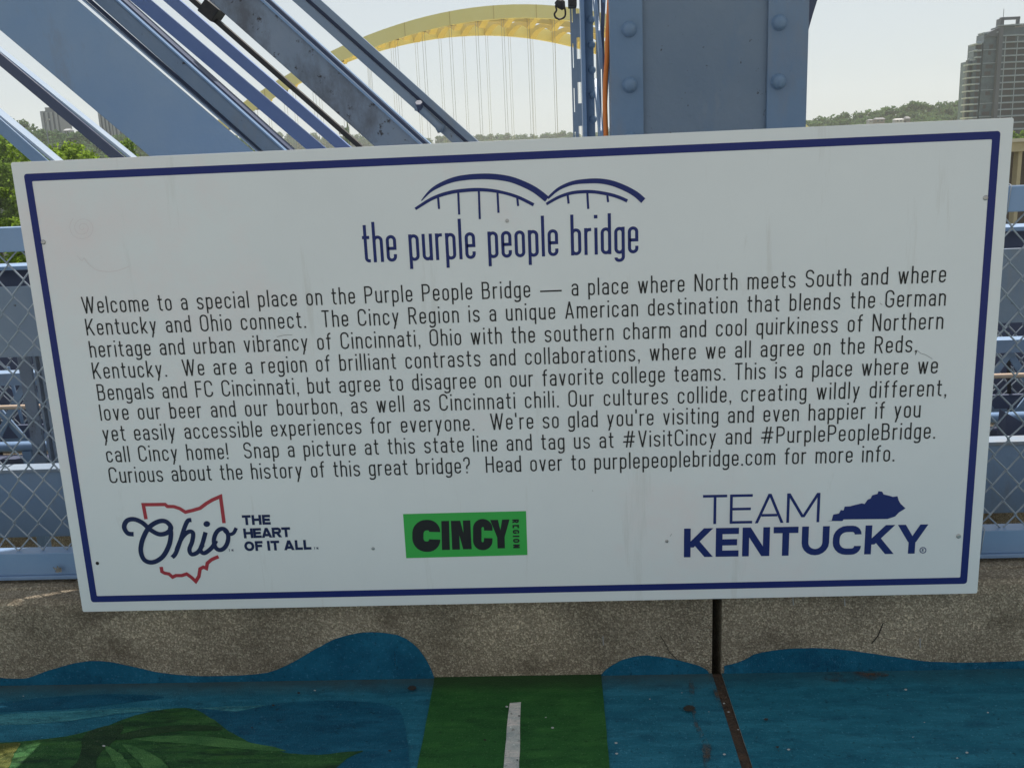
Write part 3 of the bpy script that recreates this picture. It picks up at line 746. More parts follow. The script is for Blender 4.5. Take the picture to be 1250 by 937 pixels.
# edges in photo pixels: (upper-left, upper-right, lower-left, lower-right)
diag('truss_diagonal', 'short blue flat bar slanting behind the top left corner of the sign', [
    ('web_plate', M['steel'], ((0,164),(0,145),(33,193),(55,193)), 1.00, 1.012),
    ('flange', M['sunlit_edge'], ((0,145),(0,141),(57,193),(64,193)), 1.0125, 1.075)])
diag('truss_diagonal', 'slim dark navy angle with a white sunlit edge left of the broadest plate', [
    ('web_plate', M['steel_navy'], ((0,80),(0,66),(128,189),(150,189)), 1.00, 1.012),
    ('flange', M['sunlit_edge'], ((0,67),(0,63),(149,188),(156,188)), 1.0125, 1.065)])
diag('truss_diagonal', 'broadest plain blue eyebar plate crossing the upper left corner', [
    ('web_plate', M['steel'], ((0,37),(92,0),(175,185),(305,182)), .69, .71)])
diag('truss_diagonal', 'blue channel with raised rims running along the broadest plate', [
    ('web_plate', M['steel_worn'], ((113,0),(140,0),(318,182),(342,181)), .90, .912),
    ('rim', M['sunlit_edge'], ((99,0),(102,0),(309,182),(311,182)), .895, .92),
    ('rim', M['steel_navy'], ((104,0),(112,0),(313,182),(318,182)), .93, .94),
    ('rim', M['rail'], ((140,0),(143,0),(342,181),(345,181)), .895, .93),
    ('flange', M['steel_navy'], ((144,0),(150,0),(346,181),(351,180)), .94, 1.02)])
diag('truss_diagonal', 'deep blue eyebar with a wavy worn edge in the middle of the bundle', [
    ('web_plate', M['steel_deep'], ((157,0),(184,0),(369,178),(393,178)), 1.20, 1.225)])
diag('truss_diagonal', 'narrow deep blue eyebar just under the dark rod', [
    ('web_plate', M['steel_deep'], ((199,0),(218,0),(405,178),(426,177)), 1.205, 1.23)])
t = diag('tie_rod', 'thin dark rod with a square black clamp near its top', [
    ('rod', M['rod'], ((229,0),(239,0),(431,176),(439,176)), 1.08, 1.115)])
pc = atY(255, 13, 1.06); dv = Vector((-.74, .66))
MB().bar(Vector((pc[0], pc[2]))-dv*.03, Vector((pc[0], pc[2]))+dv*.03, .05, 1.05, 1.13).build('clamp', M['iron'], t, bevel=.004)
diag('truss_diagonal', 'wide grey blue worn plate with a flanged right edge', [
    ('web_plate', M['steel_rusty'], ((252,0),(320,0),(455,175),(509,173)), .86, .875),
    ('flange', M['rail'], ((317,0),(321,0),(508,173),(511,173)), .852, .90),
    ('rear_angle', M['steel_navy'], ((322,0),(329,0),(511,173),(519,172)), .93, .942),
    ('rear_flange', M['steel'], ((329,0),(331,0),(519,172),(521,172)), .943, 1.0)])
t = diag('counter_brace', 'grey blue twin bar brace with a turnbuckle, rightmost slanting member', [
    ('bar', M['steel_worn'], ((355,0),(372,0),(548,170),(560,169)), .90, .93),
    ('bar', M['steel_navy'], ((372,0),(379,0),(560,169),(568,169)), .93, .94),
    ('bar', M['steel_worn'], ((379,0),(391,0),(567,169),(579,168)), .89, .925)])
pa = atY(507, 127, .88); pb = atY(541, 160, .88)
MB().tube([pa, pa+(pb-pa)*.10, pa+(pb-pa)*.2, pa+(pb-pa)*.8, pa+(pb-pa)*.94, pb], [.003, .018, .012, .012, .018, .003], 10).build('turnbuckle', M['steel_worn'], t, smooth=True)
pn = atY(512, 130, .872); MB().tube([pn+np.array([0,-.012,.012]), pn+np.array([0,.01,-.012])], .012, 6).build('nut', M['steel_navy'], t)

# column
CY = .60
def cx(x, y=80, Y=CY): return float(atY(x, y, Y)[0])
def cz(y, x=860, Y=CY): return float(atY(x, y, Y)[2])
colm = thing('truss_column', (cx(866), CY+.2, .4), 'broad riveted blue steel column rising behind the sign on the right', 'column')
ZB, ZT = .40, 4.6
xl, xa, xb, xr = cx(745), cx(785), cx(937), cx(986)
MB().box(xa-.05, xb+.05, CY+.014, CY+.03, ZB, ZT).build('cover_plate', M['cover'], colm)
MB().box(xl, xa, CY, CY+.0135, ZB, ZT).box(xl, xl+.013, CY+.014, CY+.10, ZB, ZT).build('corner_angle', M['steel_col'], colm, bevel=.002)
MB().box(xb, xr, CY, CY+.0135, ZB, ZT).box(xr-.013, xr, CY+.014, CY+.10, ZB, ZT).build('corner_angle', M['steel_col'], colm, bevel=.002)
# rivets
def rivet_mesh(R):
    V = []; Fc = []; K = 16
    prof = [(1.08, 0), (1.0, .06), (.97, .30), (.85, .60), (.60, .83), (.30, .95), (.001, .98)]
    for r_, h_ in prof: V += [(R*r_*math.cos(2*math.pi*i/K), -R*h_, R*r_*math.sin(2*math.pi*i/K)) for i in range(K)]
    for j in range(len(prof)-1): Fc += [(j*K+i, j*K+(i+1) % K, (j+1)*K+(i+1) % K, (j+1)*K+i) for i in range(K)]
    me = bpy.data.meshes.new('rivet'); me.from_pydata(V, [], Fc); me.materials.append(M['steel_col'])
    bm = bmesh.new(); bm.from_mesh(me); bmesh.ops.recalc_face_normals(bm, faces=bm.faces); bm.to_mesh(me); bm.free()
    me.polygons.foreach_set('use_smooth', [True]*len(me.polygons)); return me
RM = rivet_mesh(.022)
def rivet(parent, p, me=RM):
    o = bpy.data.objects.new('rivet', me); COL.objects.link(o); o.parent = parent; o.location = Vector(p)-wloc(parent); return o
r1 = atY(769, 36, CY); r2 = atY(769, 104, CY); dz = float(r1[2]-r2[2])
r3 = atY(951, 28, CY); r4 = atY(950, 100, CY)
for i in range(-3, 5):
    rivet(colm, (r2[0], CY, r2[2]+dz*i)); rivet(colm, (r4[0]-.001*i, CY, r4[2]+float(r3[2]-r4[2])*i))
# rear angle with small rivets, slotted edge strip and lacing bars on the left side
RY = 1.02
ra, rb, rc_ = cx(709.5, 80, RY), cx(714.5, 80, RY), cx(725, 80, RY)
MB().box(ra, rb, RY-.03, RY+.05, ZB, ZT).build('edge_strip', M['rail'], colm, bevel=.002)
MB().box(rb, rc_, RY, RY+.012, ZB, ZT).build('rear_angle', M['steel_col'], colm)
RS = rivet_mesh(.0125)
za = float(atY(721, 24, RY)[2]); zb = float(atY(721, 55, RY)[2])
for i in range(-2, 8): rivet(colm, (cx(722.5, 80, RY), RY, za-(za-zb)*i), RS)
lac = MB()
lz = .30
xs = cx(727, 80, .9)
for i in range(13):
    z0 = .45+i*lz
    lac.hexa([(xs, .66, z0), (xs+.01, .66, z0), (xs+.01, 1.0, z0+lz*.8), (xs, 1.0, z0+lz*.8), (xs, .66, z0+.06), (xs+.01, .66, z0+.06), (xs+.01, 1.0, z0+lz*.8+.06), (xs, 1.0, z0+lz*.8+.06)])
    lac.hexa([(xs+.02, .66, z0+lz), (xs+.03, .66, z0+lz), (xs+.03, 1.0, z0+lz*.2), (xs+.02, 1.0, z0+lz*.2), (xs+.02, .66, z0+lz+.06), (xs+.03, .66, z0+lz+.06), (xs+.03, 1.0, z0+lz*.2+.06), (xs+.02, 1.0, z0+lz*.2+.06)])
lac.build('lacing_bars', M['steel'], colm)
MB().box(cx(728, 80, .98), cx(733, 80, .98), .96, .985, ZB, ZT).build('inner_bar', M['steel_worn'], colm)
MB().box(cx(735, 80, .8), cx(738, 80, .8), .79, .82, ZB, ZT).build('inner_bar', M['steel_navy'], colm)
# far slotted strip
FYY = 1.25
xa_, xb_, xc_ = cx(697.5, 80, FYY), cx(703, 80, FYY), cx(708, 80, FYY)
sl = MB().box(xa_, xa_+.006, FYY, FYY+.01, ZB, ZT).box(xa_+.009, xb_+.005, FYY, FYY+.012, ZB, ZT)
zz = ZB
while zz < ZT:
    sl.box(xa_+.006, xa_+.009, FYY, FYY+.011, zz, zz+.07); sl.box(xb_+.005, xc_+.006, FYY+.001, FYY+.011, zz+.02, zz+.10); zz += .155
sl.build('slotted_strip', M['steel_worn'], colm)
shade_strut = thing('added_shade_strut', (xr+.3, .95, 2.0), 'added deep cross strut shading the deck, its dark end at the top right of the column', 'strut')  # strut added above the view to keep the deck in shade
q0, q1, q2 = [atY(*p, .95) for p in ((984, 44), (1001, -10), (984, -30))]
MB().prism([(q0[0], q0[2]), (q1[0], q1[2]), (q1[0]+.02, 2.02), (9, 2.02), (9, 2.96), (q0[0], 2.96)], .95, .964).build('web_plate', M['steel_navy'], shade_strut)  # web of the added shade strut
MB().box(q1[0]+.06, 9, .966, 1.06, 2.02, 2.034).build('shade_strut_flange', M['steel'], shade_strut)
# gusset high on the right
g = [atY(*p, CY+.05) for p in ((986,40),(999,-6),(986,-30))]
MB().prism([(p[0], p[2]) for p in g], CY+.05, CY+.065).build('gusset', M['steel_navy'], colm)
# orange cable
oc = [atY(x, y, .64) for x, y in ((742, 40), (741, 70), (739, 100), (738.5, 130), (739.5, 160), (740.5, 185), (740.5, 260))]
tag(MB().tube([oc[0]+np.array([.03,0,.4])]+oc+[oc[-1]+np.array([.02, 0, -.5])], .0075, 8).build('cable', M['orange'], origin=oc[-1], smooth=True), 'bright orange cable hanging inside the left edge of the riveted column', 'cable')
# black hook at the top of the slotted strip
hk = thing('hook', atY(690, 4, 1.15), 'open black iron hook hanging beside the top of the column', 'hook')
HP = [atY(670+x/5.515, y/5.515, 1.15) for x, y in ((62,28),(46,40),(52,70),(38,95),(45,118),(68,130),(95,124),(110,105),(110,70),(100,35),(92,0))]
HPs = smooth_poly([(p[0], p[1], p[2]) for p in HP], False, 4)
MB().tube(HPs, .0036, 6).build('hook_wire', M['iron'], hk, smooth=True)
b0 = atY(685, 5, 1.15); MB().tube([b0+np.array([-.015,0,.012]), b0+np.array([.0,0,-.002]), b0+np.array([.008,0,-.018])], [.012, .017, .007], 8).build('shackle', M['iron'], hk, smooth=True)
b1 = atY(699, 4, 1.2); MB().box(b1[0]-.016, b1[0]+.014, 1.17, 1.235, b1[2]-.014, b1[2]+.08).build('bracket', M['iron'], hk, bevel=.003)

# second fence and deck edge across the truss
Y2 = 2.35
tag(MB().box(-9, 9, Y2-.12, Y2+.5, -.55, .005).build('parapet', M['curb'], origin=(0, Y2, -.3)), kind='structure')
f2 = thing('chain_link_fence', (0, Y2, 0), 'second chain link fence glimpsed between the two level truss beams', 'fence')
MB().box(-9, 9, Y2-.03, Y2+.02, .055, .125).build('bottom_rail', M['rail'], f2)
MB().box(-9, 9, Y2-.03, Y2+.02, .86, .92).build('top_rail', M['steel_navy'], f2)
ml = MB(); chain_link(ml, -3.3, 3.3, .10, .88, Y2-.05, .0365, .089, .0040, tri=4); ml.build('chain_link', M['wire'], f2, smooth=True)
for xp in (-3.4, -.6, .6, 3.4): MB().box(xp-.03, xp+.03, Y2+.03, Y2+.08, 0, .92).build('post', M['steel_navy'], f2)
pp = thing('guard_pipe', (0, 1.5, .28), 'level blue pipe low behind the fence above the far concrete edge', 'pipe')
MB().tube([(-9, 1.5, .268), (9, 1.5, .268)], .022, 10).build('pipe', M['rail'], pp, smooth=True)
for xp in (-5, -2.2, 2.2, 5): MB().box(xp-.02, xp+.02, 1.48, 1.52, -.3, .25).build('leg', M['rail'], pp)
hp = thing('hanger_post', (float(atY(40, 490, 1.15)[0]), 1.15, 0), 'upright blue hanger post behind the fence at the left edge', 'post')
hx = hp.location.x
MB().box(hx-.034, hx+.014, 1.15, 1.165, .1, 1.05).build('web_plate', M['steel_rusty'], hp)
MB().box(hx+.045, hx+.055, 1.12, 1.2, .1, 1.05).box(hx+.07, hx+.078, 1.12, 1.2, .1, 1.05).build('edge_bars', M['steel_worn'], hp)
# lower chord laces seen through the mesh
lc = thing('lower_chord', (0, 1.9, -.2), 'dark laced lower chord seen between fence meshes behind the sign', 'truss chord')
mb = MB()
for i in range(-16, 17):
    x = i*.24; mb.bar((x, .10), (x+.24, .46), .03, 1.88, 1.89); mb.bar((x+.24, .10), (x, .46), .03, 1.90, 1.91)
mb.build('lacing_bars', M['steel'], lc)
MB().box(-9, 9, 1.86, 1.94, .462, .52).build('top_angle', M['steel'], lc); MB().box(-9, 9, 1.86, 1.94, .03, .10).build('bottom_angle', M['steel_navy'], lc)
MB().box(-9, 9, 2.75, 2.80, -.3, .56).build('rear_plate', M['steel_navy'], lc)
for i in range(-22, 23):
    x = i*.17+.05
    MB().bar((x, -.02), (x+.05*(-1)**i, .52), .014, 2.02, 2.03).build('hanger_bar', M['rod' if i % 3 else 'steel'], lc)
cz_ = float(atY(10, 497, 1.75)[2])
tag(MB().tube([(-9, 1.75, cz_), (9, 1.75, cz_)], .011, 8).build('highlight', mat('sunlit_tan', (.55, .42, .32), .5), origin=(0, 1.75, cz_), smooth=True), 'sunlight painted as a thin tan conduit running level between the two fence meshes', 'highlight')  # tan tube painted in as a sunlit line between the meshes
MB().box(-9, 9, 1.98, 2.0, .17, .235).build('middle_angle', M['steel_navy'], lc)
rp = atY(1240, 515, 1.1)
gs = thing('gusset_plate', (rp[0], 1.1, .4), 'sloping grey gusset plate low behind the fence at the right edge', 'plate')
G = [atY(*p, 1.1) for p in ((1226,532),(1229,504),(1262,524),(1300,560),(1300,590),(1226,590))]
MB().prism([(p[0], p[2]) for p in G], 1.1, 1.16).build('plate', M['steel_navy'], gs)
# dried leaf on bottom rail
lf = atY(74, 692, .158)
mb = MB()
for a, L in ((95, .021), (60, .018), (130, .022), (35, .012), (160, .012)):
    d = Vector((math.cos(rad(a)), math.sin(rad(a)))); n_ = Vector((-d.y, d.x)); V = []
    for i in range(6):
        s = i/5; wv = .0042*math.sin(math.pi*min(1, s*.9+.1))
        c = Vector((lf[0], lf[2]-.010))+d*L*s
        V += [(c.x+n_.x*wv, .149-.006*s*s-.0005, c.y+n_.y*wv), (c.x, .1515-.006*s*s, c.y), (c.x-n_.x*wv, .149-.006*s*s, c.y-n_.y*wv)]
    mb.add(V, [q for i in range(5) for q in ((3*i, 3*i+1, 3*i+4, 3*i+3), (3*i+1, 3*i+2, 3*i+5, 3*i+4))])
M['dry_leaf'] = mat('dry_leaf', (.42, .42, .40), .8, var=(.25, .22, .19), scale=120)
tag(mb.build('dry_leaf', M['dry_leaf'], origin=(lf[0], .15, lf[2]), recalc=False), 'small pale dried leaf stuck on the bottom rail at left', 'leaf')

# ------------------------------------------------------------------ land, river, air
GZ = -14.0
def ground_mat():
    m = mat('dry_bank_ground', (.16, .13, .07), .95, var=(.10, .12, .045), scale=.02)
    return m
M['ground'] = ground_mat()
tag(MB().add([(-2300,-2300,GZ),(2300,-2300,GZ),(2300,2300,GZ),(-2300,2300,GZ)], [(0,1,2,3)]).build('ground', M['ground'], recalc=False), kind='structure')
wm = mat('river_water', (.05, .06, .045), .12, bump=.25, bscale=.7)
tag(MB().add([(-2300,-700,GZ+.25),(40,-700,GZ+.25),(40,120,GZ+.25),(-8,420,GZ+.25),(-300,700,GZ+.25),(-2300,900,GZ+.25)], [(0,1,2,3,4,5)]).build('river', wm, recalc=False), kind='structure')

def leaf_mat(name, c1, c2, trans=.35, sc_=.5):
    m = bpy.data.materials.new(name); m.use_nodes = True; n = m.node_tree.nodes; l = m.node_tree.links
    b = n['Principled BSDF']; b.inputs['Roughness'].default_value = .7; b.inputs['Specular IOR Level'].default_value = .2
    tc = n.new('ShaderNodeTexCoord'); no = n.new('ShaderNodeTexNoise'); no.inputs['Scale'].default_value = sc_; no.inputs['Detail'].default_value = 8; no.inputs['Roughness'].default_value = .75
    l.new(tc.outputs['Object'], no.inputs['Vector'])
    r = n.new('ShaderNodeValToRGB'); r.color_ramp.elements[0].position = .35; r.color_ramp.elements[1].position = .65
    r.color_ramp.elements[0].color = (*c1, 1); r.color_ramp.elements[1].color = (*c2, 1)
    l.new(no.outputs['Fac'], r.inputs[0]); l.new(r.outputs[0], b.inputs['Base Color'])
    tr = n.new('ShaderNodeBsdfTranslucent'); l.new(r.outputs[0], tr.inputs[0])
    mx = n.new('ShaderNodeMixShader'); mx.inputs[0].default_value = trans
    l.new(b.outputs[0], mx.inputs[1]); l.new(tr.outputs[0], mx.inputs[2]); l.new(mx.outputs[0], n['Material Output'].inputs[0])
    return m
M['leafA'] = leaf_mat('bright_leaves', (.12, .20, .018), (.26, .37, .05), .68, 1.6)
M['leafB'] = leaf_mat('green_leaves', (.11, .185, .025), (.22, .33, .055), .65, .8)
M['leafC'] = leaf_mat('hill_leaves', (.065, .13, .05), (.13, .205, .075), .45, .08)
M['bark'] = mat('bark', (.06, .045, .03), .95, var=(.10, .08, .055), scale=8, bump=.6)
rng = np.random.default_rng(5)
def clump_leaves(m, c, R, n, size, flat=.85):
    """n leaf quads scattered in an uneven ball"""
    V = []; Fc = []
    for _ in range(n):
        d = rng.normal(size=3); d /= np.linalg.norm(d)
        p = np.array(c)+d*R*(rng.random()**.4)*np.array([1, 1, flat])
        u = rng.normal(size=3); u /= np.linalg.norm(u); v = np.cross(u, rng.normal(size=3)); v /= np.linalg.norm(v)
        s = size*(.6+.8*rng.random()); k = len(V)
        V += [p-u*s, p-v*s*.5, p+u*s, p+v*s*.5]; Fc.append((k, k+1, k+2, k+3))
    m.add(V, Fc)
def tree(x, y, zbase, ztop, R, label, leaf, ncl=60, per=70, size=.16, group='trees on the left river bank'):
    t = thing('tree', (x, y, zbase), label, 'tree', group)
    H = ztop-zbase
    tk = MB(); tk.tube([(x, y, zbase), (x+.1, y, zbase+H*.3), (x-.1, y+.1, zbase+H*.6), (x, y, zbase+H*.9)], [.035*H*.5, .028*H*.5, .018*H*.5, .004*H], 8)
    for i in range(9):
        a = rng.random()*6.28; z = zbase+H*(.35+.45*rng.random()); L = R*.75
        tk.tube([(x, y, z), (x+math.cos(a)*L*.5, y+math.sin(a)*L*.5, z+L*.35), (x+math.cos(a)*L, y+math.sin(a)*L, z+L*.6)], [.1*R/3, .06*R/3, .015*R/3], 5)
    tk.build('trunk', M['bark'], t, smooth=True)
    cr = MB()
    for i in range(ncl):
        d = rng.normal(size=3); d /= np.linalg.norm(d); rr = rng.random()**.45
        zc = zbase+H*.66; hz = H*.34
        c = (x+d[0]*R*rr, y+d[1]*R*rr, zc+d[2]*hz*rr*.95)
        clump_leaves(cr, c, R*(.16+.14*rng.random()), per, size)
    cr.build('crown', leaf, t, recalc=False)
    return t
def tree_px(xp, ytop, Y, Rpx, label, leaf, zb=GZ, **kw):
    p = atY(xp, ytop, Y); return tree(p[0], Y, zb, p[2], Rpx*(Y+2.36)/F, label, leaf, **kw)
tree_px(-30, 205, 26, 62, 'nearest bright green tree at the left edge with coarse leaves', M['leafA'], ncl=130, per=130, size=.10)
tree_px(35, 157, 60, 48, 'yellow green tree crown just above the top left corner of the sign', M['leafA'], ncl=90, per=110, size=.17)
tree_px(95, 163, 75, 50, 'green tree crown between the short bar and the dark angle', M['leafA'], ncl=90, per=110, size=.2)
tree_px(160, 163, 85, 46, 'rounded green tree beside the lower end of the broadest plate', M['leafB'], ncl=90, per=110, size=.22)
tree_px(-25, 160, 110, 50, 'taller olive tree rising behind the nearest one at left', M['leafB'], ncl=80, per=100, size=.28)
tree_px(20, 160, 140, 40, 'distant dull green tree below the left tower block', M['leafB'], ncl=70, per=90, size=.35)
tree_px(235, 186, 90, 45, 'green tree mostly hidden behind the broadest plate', M['leafB'], ncl=60, per=80, size=.25)

def wood(name, label, spec, leaf, seed):
    """a wooded slope: crowns of leaf clumps massed along a ridge; one object"""
    r = np.random.default_rng(seed); m = MB()
    for (x, y, zt, R) in spec:
        H = zt-GZ
        for k in range(18):
            d = r.normal(size=3); d /= np.linalg.norm(d)
            clump_leaves(m, (x+d[0]*R*.6, y+d[1]*R*.6, zt-R*.75+d[2]*R*.55), R*.42, 30, R*.17)
        # understorey body down the slope
        K = 9; V = []
        for j in range(4):
            rr = R*(.75, .95, .95, .8)[j]; zz_ = (zt-R*1.0, zt-R*1.6, zt-R*2.6, GZ)[j]
            V += [(x+rr*math.cos(6.283*i/K), y+rr*math.sin(6.283*i/K), zz_) for i in range(K)]
        Fc = [(j*K+i, j*K+(i+1) % K, (j+1)*K+(i+1) % K, (j+1)*K+i) for j in range(3) for i in range(K)]+[tuple(range(K))]
        m.add(V, Fc)
    o = m.build(name, leaf, recalc=False); return tag(o, label, 'wood', kind='stuff')
def ridge(pts, Y, R, rows, jit, seed):
    r = np.random.default_rng(seed); out = []
    xs_ = np.arange(pts[0][0], pts[-1][0], R*1.25*F/(Y+2.4))
    for j in range(rows):
        for x in xs_:
            yt = np.interp(x, [p[0] for p in pts], [p[1] for p in pts])
            YY = Y-j*R*1.5
            p = atY(x+r.random()*8, yt+j*R*.75*F/Y*(.85)+r.normal()*jit, YY)
            out.append((p[0], YY, p[2], R*(.75+.5*r.random())))
    return out
wood('wooded_hill', 'wooded hillside left of the curved apartment tower', ridge([(940,168),(985,146),(1030,137),(1080,132),(1120,127),(1170,123),(1260,122)], 760, 7.5, 5, 1.2, 3), M['leafC'], 3)
wood('wooded_hill', 'thin grey green ridge low behind the yellow arch', ridge([(330,164),(430,165),(520,168),(600,165),(690,162),(760,160),(980,160)], 1500, 9, 2, 1.5, 4), M['leafC'], 4)
wood('wooded_hill', 'wooded rise under the tower blocks at far left', ridge([(-120,140),(0,141),(20,148),(45,158),(90,163),(130,164),(200,166),(340,170)], 560, 6, 4, 1.0, 5), M['leafC'], 5)
wood('shrub_belt', 'green belt of shrubs between the apartment tower and the overpass', ridge([(1180,158),(1235,160),(1300,158)], 250, 2.2, 3, .6, 6), M['leafB'], 6)

# ------------------------------------------------------------------ yellow arch bridge
M['yellow'] = mat('yellow_steel', (.87, .75, .27), .5, var=(.89, .78, .31), scale=.15)
M['yellow_d'] = mat('yellow_bracing', (.64, .50, .16), .55, var=(.68, .54, .19), scale=.2)
AY = 360.0; th = rad(23)
pA = atY(645, 5.5, AY); U = np.array([math.cos(th), math.sin(th), 0]); N_ = np.array([-math.sin(th), math.cos(th), 0])
HALF, RIBH, DK = 130.0, 4.6, 5.0
APEX = float(pA[2])
def azt(s): return DK+(APEX-DK)*(1-(s/HALF)**2)     # top of rib
arch = thing('arch_bridge', (pA[0], pA[1], GZ), 'pale yellow tied arch bridge with thin hangers spanning behind the truss', 'bridge')
WID = 46.0
def ppt(s, n, z): q = pA+U*s+N_*n; return (q[0], q[1], z)
def rib(n0, nw):
    m = MB(); V = []; K = 48
    for i in range(K+1):
        s = -HALF+2*HALF*i/K; z = azt(s)
        V += [ppt(s, n0, z-RIBH), ppt(s, n0, z), ppt(s, n0+nw, z), ppt(s, n0+nw, z-RIBH)]
    Fc = [(4*i+j, 4*i+(j+1) % 4, 4*i+4+(j+1) % 4, 4*i+4+j) for i in range(K) for j in range(4)]
    return m.add(V, Fc)
rib(0, 1.6).build('arch_rib', M['yellow'], arch); rib(WID, 1.6).build('arch_rib', M['yellow'], arch)
for i in range(-7, 8):
    s = i*16.5+3; z = azt(s); a_ = [ppt(s-.12, -.12, z-RIBH), ppt(s+.12, -.12, z-RIBH), ppt(s+.12, -.01, z-RIBH), ppt(s-.12, -.01, z-RIBH)]
    b_ = [(p[0], p[1], azt(s)) for p in a_]; MB().hexa(a_+b_).build('rib_splice', M['yellow_d'], arch)
# lateral bracing: centre chord and deep cross struts with arched lower edges
m = MB(); V = []; K = 40
for i in range(K+1):
    s = -HALF*.86+2*HALF*.86*i/K; z = azt(s)
    V += [ppt(s, WID/2-.5, z-2.6), ppt(s, WID/2-.5, z-.4), ppt(s, WID/2+.5, z-.4), ppt(s, WID/2+.5, z-2.6)]
m.add(V, [(4*i+j, 4*i+(j+1) % 4, 4*i+4+(j+1) % 4, 4*i+4+j) for i in range(K) for j in range(4)]).build('bracing_chord', M['yellow_d'], arch)
NB = 23
for i in range(NB):
    s = -HALF*.84+2*HALF*.84*i/(NB-1); z = azt(s)
    m = MB(); V = []
    for k_ in range(13):
        n = 1.7+(WID-1.8)*k_/12; half = (k_ % 6)/6; dp = 1.6+2.6*abs(2*half-1)**2
        V += [ppt(s-1.3, n, z-.5-dp), ppt(s-1.3, n, z-.5), ppt(s+1.3, n, z-.5), ppt(s+1.3, n, z-.5-dp)]
    m.add(V, [(4*a+j, 4*a+(j+1) % 4, 4*a+4+(j+1) % 4, 4*a+4+j) for a in range(12) for j in range(4)])
    m.build('cross_strut', M['yellow_d'], arch)
M['hanger'] = mat('hanger_cable', (.30, .30, .26), .6)
for n in (.8, WID+.8):
    for i in range(NB):
        s = -HALF*.84+2*HALF*.84*i/(NB-1); z = azt(s)-RIBH
        if z < DK+2: continue
        m = MB(); 
        for o_ in (-.45, .45): m.tube([ppt(s+o_, n, DK), ppt(s+o_, n, z+.5)], .055, 4)
        m.build('hanger', M['hanger'], arch)
m = MB(); a_ = [ppt(-HALF-60, -2, DK-2.5), ppt(HALF+160, -2, DK-2.5), ppt(HALF+160, WID+3.6, DK-2.5), ppt(-HALF-60, WID+3.6, DK-2.5)]
m.hexa(a_+[(p[0], p[1], DK) for p in a_]).build('deck_girder', M['yellow'], arch)
M['pale_conc'] = mat('pale_concrete', (.50, .43, .28), .85, var=(.44, .37, .23), scale=.6)
M['brown_conc'] = mat('brown_concrete', (.13, .10, .075), .9, var=(.09, .07, .055), scale=.8)
for s in (-HALF, HALF):
    m = MB(); a_ = [ppt(s-3, 0, GZ), ppt(s+3, 0, GZ), ppt(s+3, WID, GZ), ppt(s-3, WID, GZ)]
    m.hexa(a_+[(p[0], p[1], DK-2.5) for p in a_]).build('pier', M['pale_conc'], arch)

# overpass at right
OY = 150
oz = lambda y: float(atY(1243, y, OY)[2])
ox = lambda x: float(atY(x, 185, OY)[0])
ov = thing('overpass', (ox(1243), OY, GZ), 'beige concrete overpass with dark piers below the curved apartment tower', 'overpass')
MB().box(ox(1190), ox(1420), OY, OY+9, oz(185), oz(173.5)).build('girder', M['pale_conc'], ov)
MB().box(ox(1190), ox(1420), OY-.4, OY+9.3, oz(173.3), oz(169)).build('parapet', M['brown_conc'] if 0 else mat('pale_cap', (.62, .56, .45), .8), ov)
for xx in (1200, 1252, 1300): MB().box(ox(xx), ox(xx+.8), OY-.06, OY-.005, oz(185), oz(173.6)).build('girder_joint', M['brown_conc'], ov)
for xx in (1205, 1246, 1290): MB().box(ox(xx), ox(xx+4.5), OY+.6, OY+2.2, GZ, oz(185.1)).build('pier', M['pale_conc'], ov)
MB().box(ox(1190), ox(1420), OY+5, OY+5.6, GZ, oz(185.1)).build('back_wall', M['brown_conc'], ov)

# ------------------------------------------------------------------ curved apartment tower at right
M['tower_glass'] = mat('tower_glass', (.030, .060, .078), .25, var=(.07, .115, .14), scale=.35, spec=.45)
M['tower_conc'] = mat('tower_concrete', (.30, .36, .41), .8, var=(.24, .29, .335), scale=.3)
M['tower_dark'] = mat('dark_recess', (.012, .014, .016), .5)
M['tower_fin'] = mat('tower_fin', (.07, .085, .11), .5)
M['beige'] = mat('penthouse_beige', (.25, .22, .19), .8)
TY = 450.0
def T(x, y, Y=TY): return atY(x, y, Y)
tz = lambda y: float(T(1213, y)[2]); tx = lambda x: float(T(x, 110)[0])
tw = thing('apartment_tower', (tx(1215), TY, GZ), 'curved glass apartment tower with balconies at the right edge', 'building')
secs = [(1182, 1188.5, 73, 2), (1188.5, 1197, 52, 1.0), (1197, 1213, 41, 0), (1213, 1232, 33, -.8), (1232, 1258, 35, 0), (1258, 1275, 44, 2)]
for i, (xa1, xb1, yt, dy) in enumerate(secs):
    MB().box(tx(xa1), tx(xb1)-.02, TY+dy, TY+8+dy, GZ, tz(yt)).build('wall', M['tower_glass'], tw)
# crown edge curve over the third section
m = MB(); m.plan([(tx(1196), TY+.2), (tx(1204), TY-.6), (tx(1212.6), TY-1), (tx(1212.6), TY+6), (tx(1196), TY+6)], tz(40.8), tz(39)); m.build('roof', M['tower_conc'], tw)
MB().prism([(tx(x), tz(y)) for x, y in ((1197.5,45),(1199.5,41.5),(1204,38.4),(1208.5,36.4),(1212.5,35.2),(1212.5,45))], TY-.9, TY+7).build('roof', M['tower_fin'], tw)
MB().box(tx(1186.2), tx(1190.5), TY+.4, TY+5, GZ, tz(61.5)).build('wall', M['tower_glass'], tw)
for x0_, x1_, y_ in ((1182.2, 1188.2, 71.4), (1186.4, 1190.2, 60), (1188.8, 1196.6, 50.4)): MB().box(tx(x0_), tx(x1_), TY+.1, TY+.16, tz(y_+1.4), tz(y_-.8)).build('railing', M['tower_conc'], tw)
m = MB(); m.box(tx(1212.6), tx(1217), TY-2.2, TY+2, GZ, tz(24)); m.build('fin', M['tower_fin'], tw)
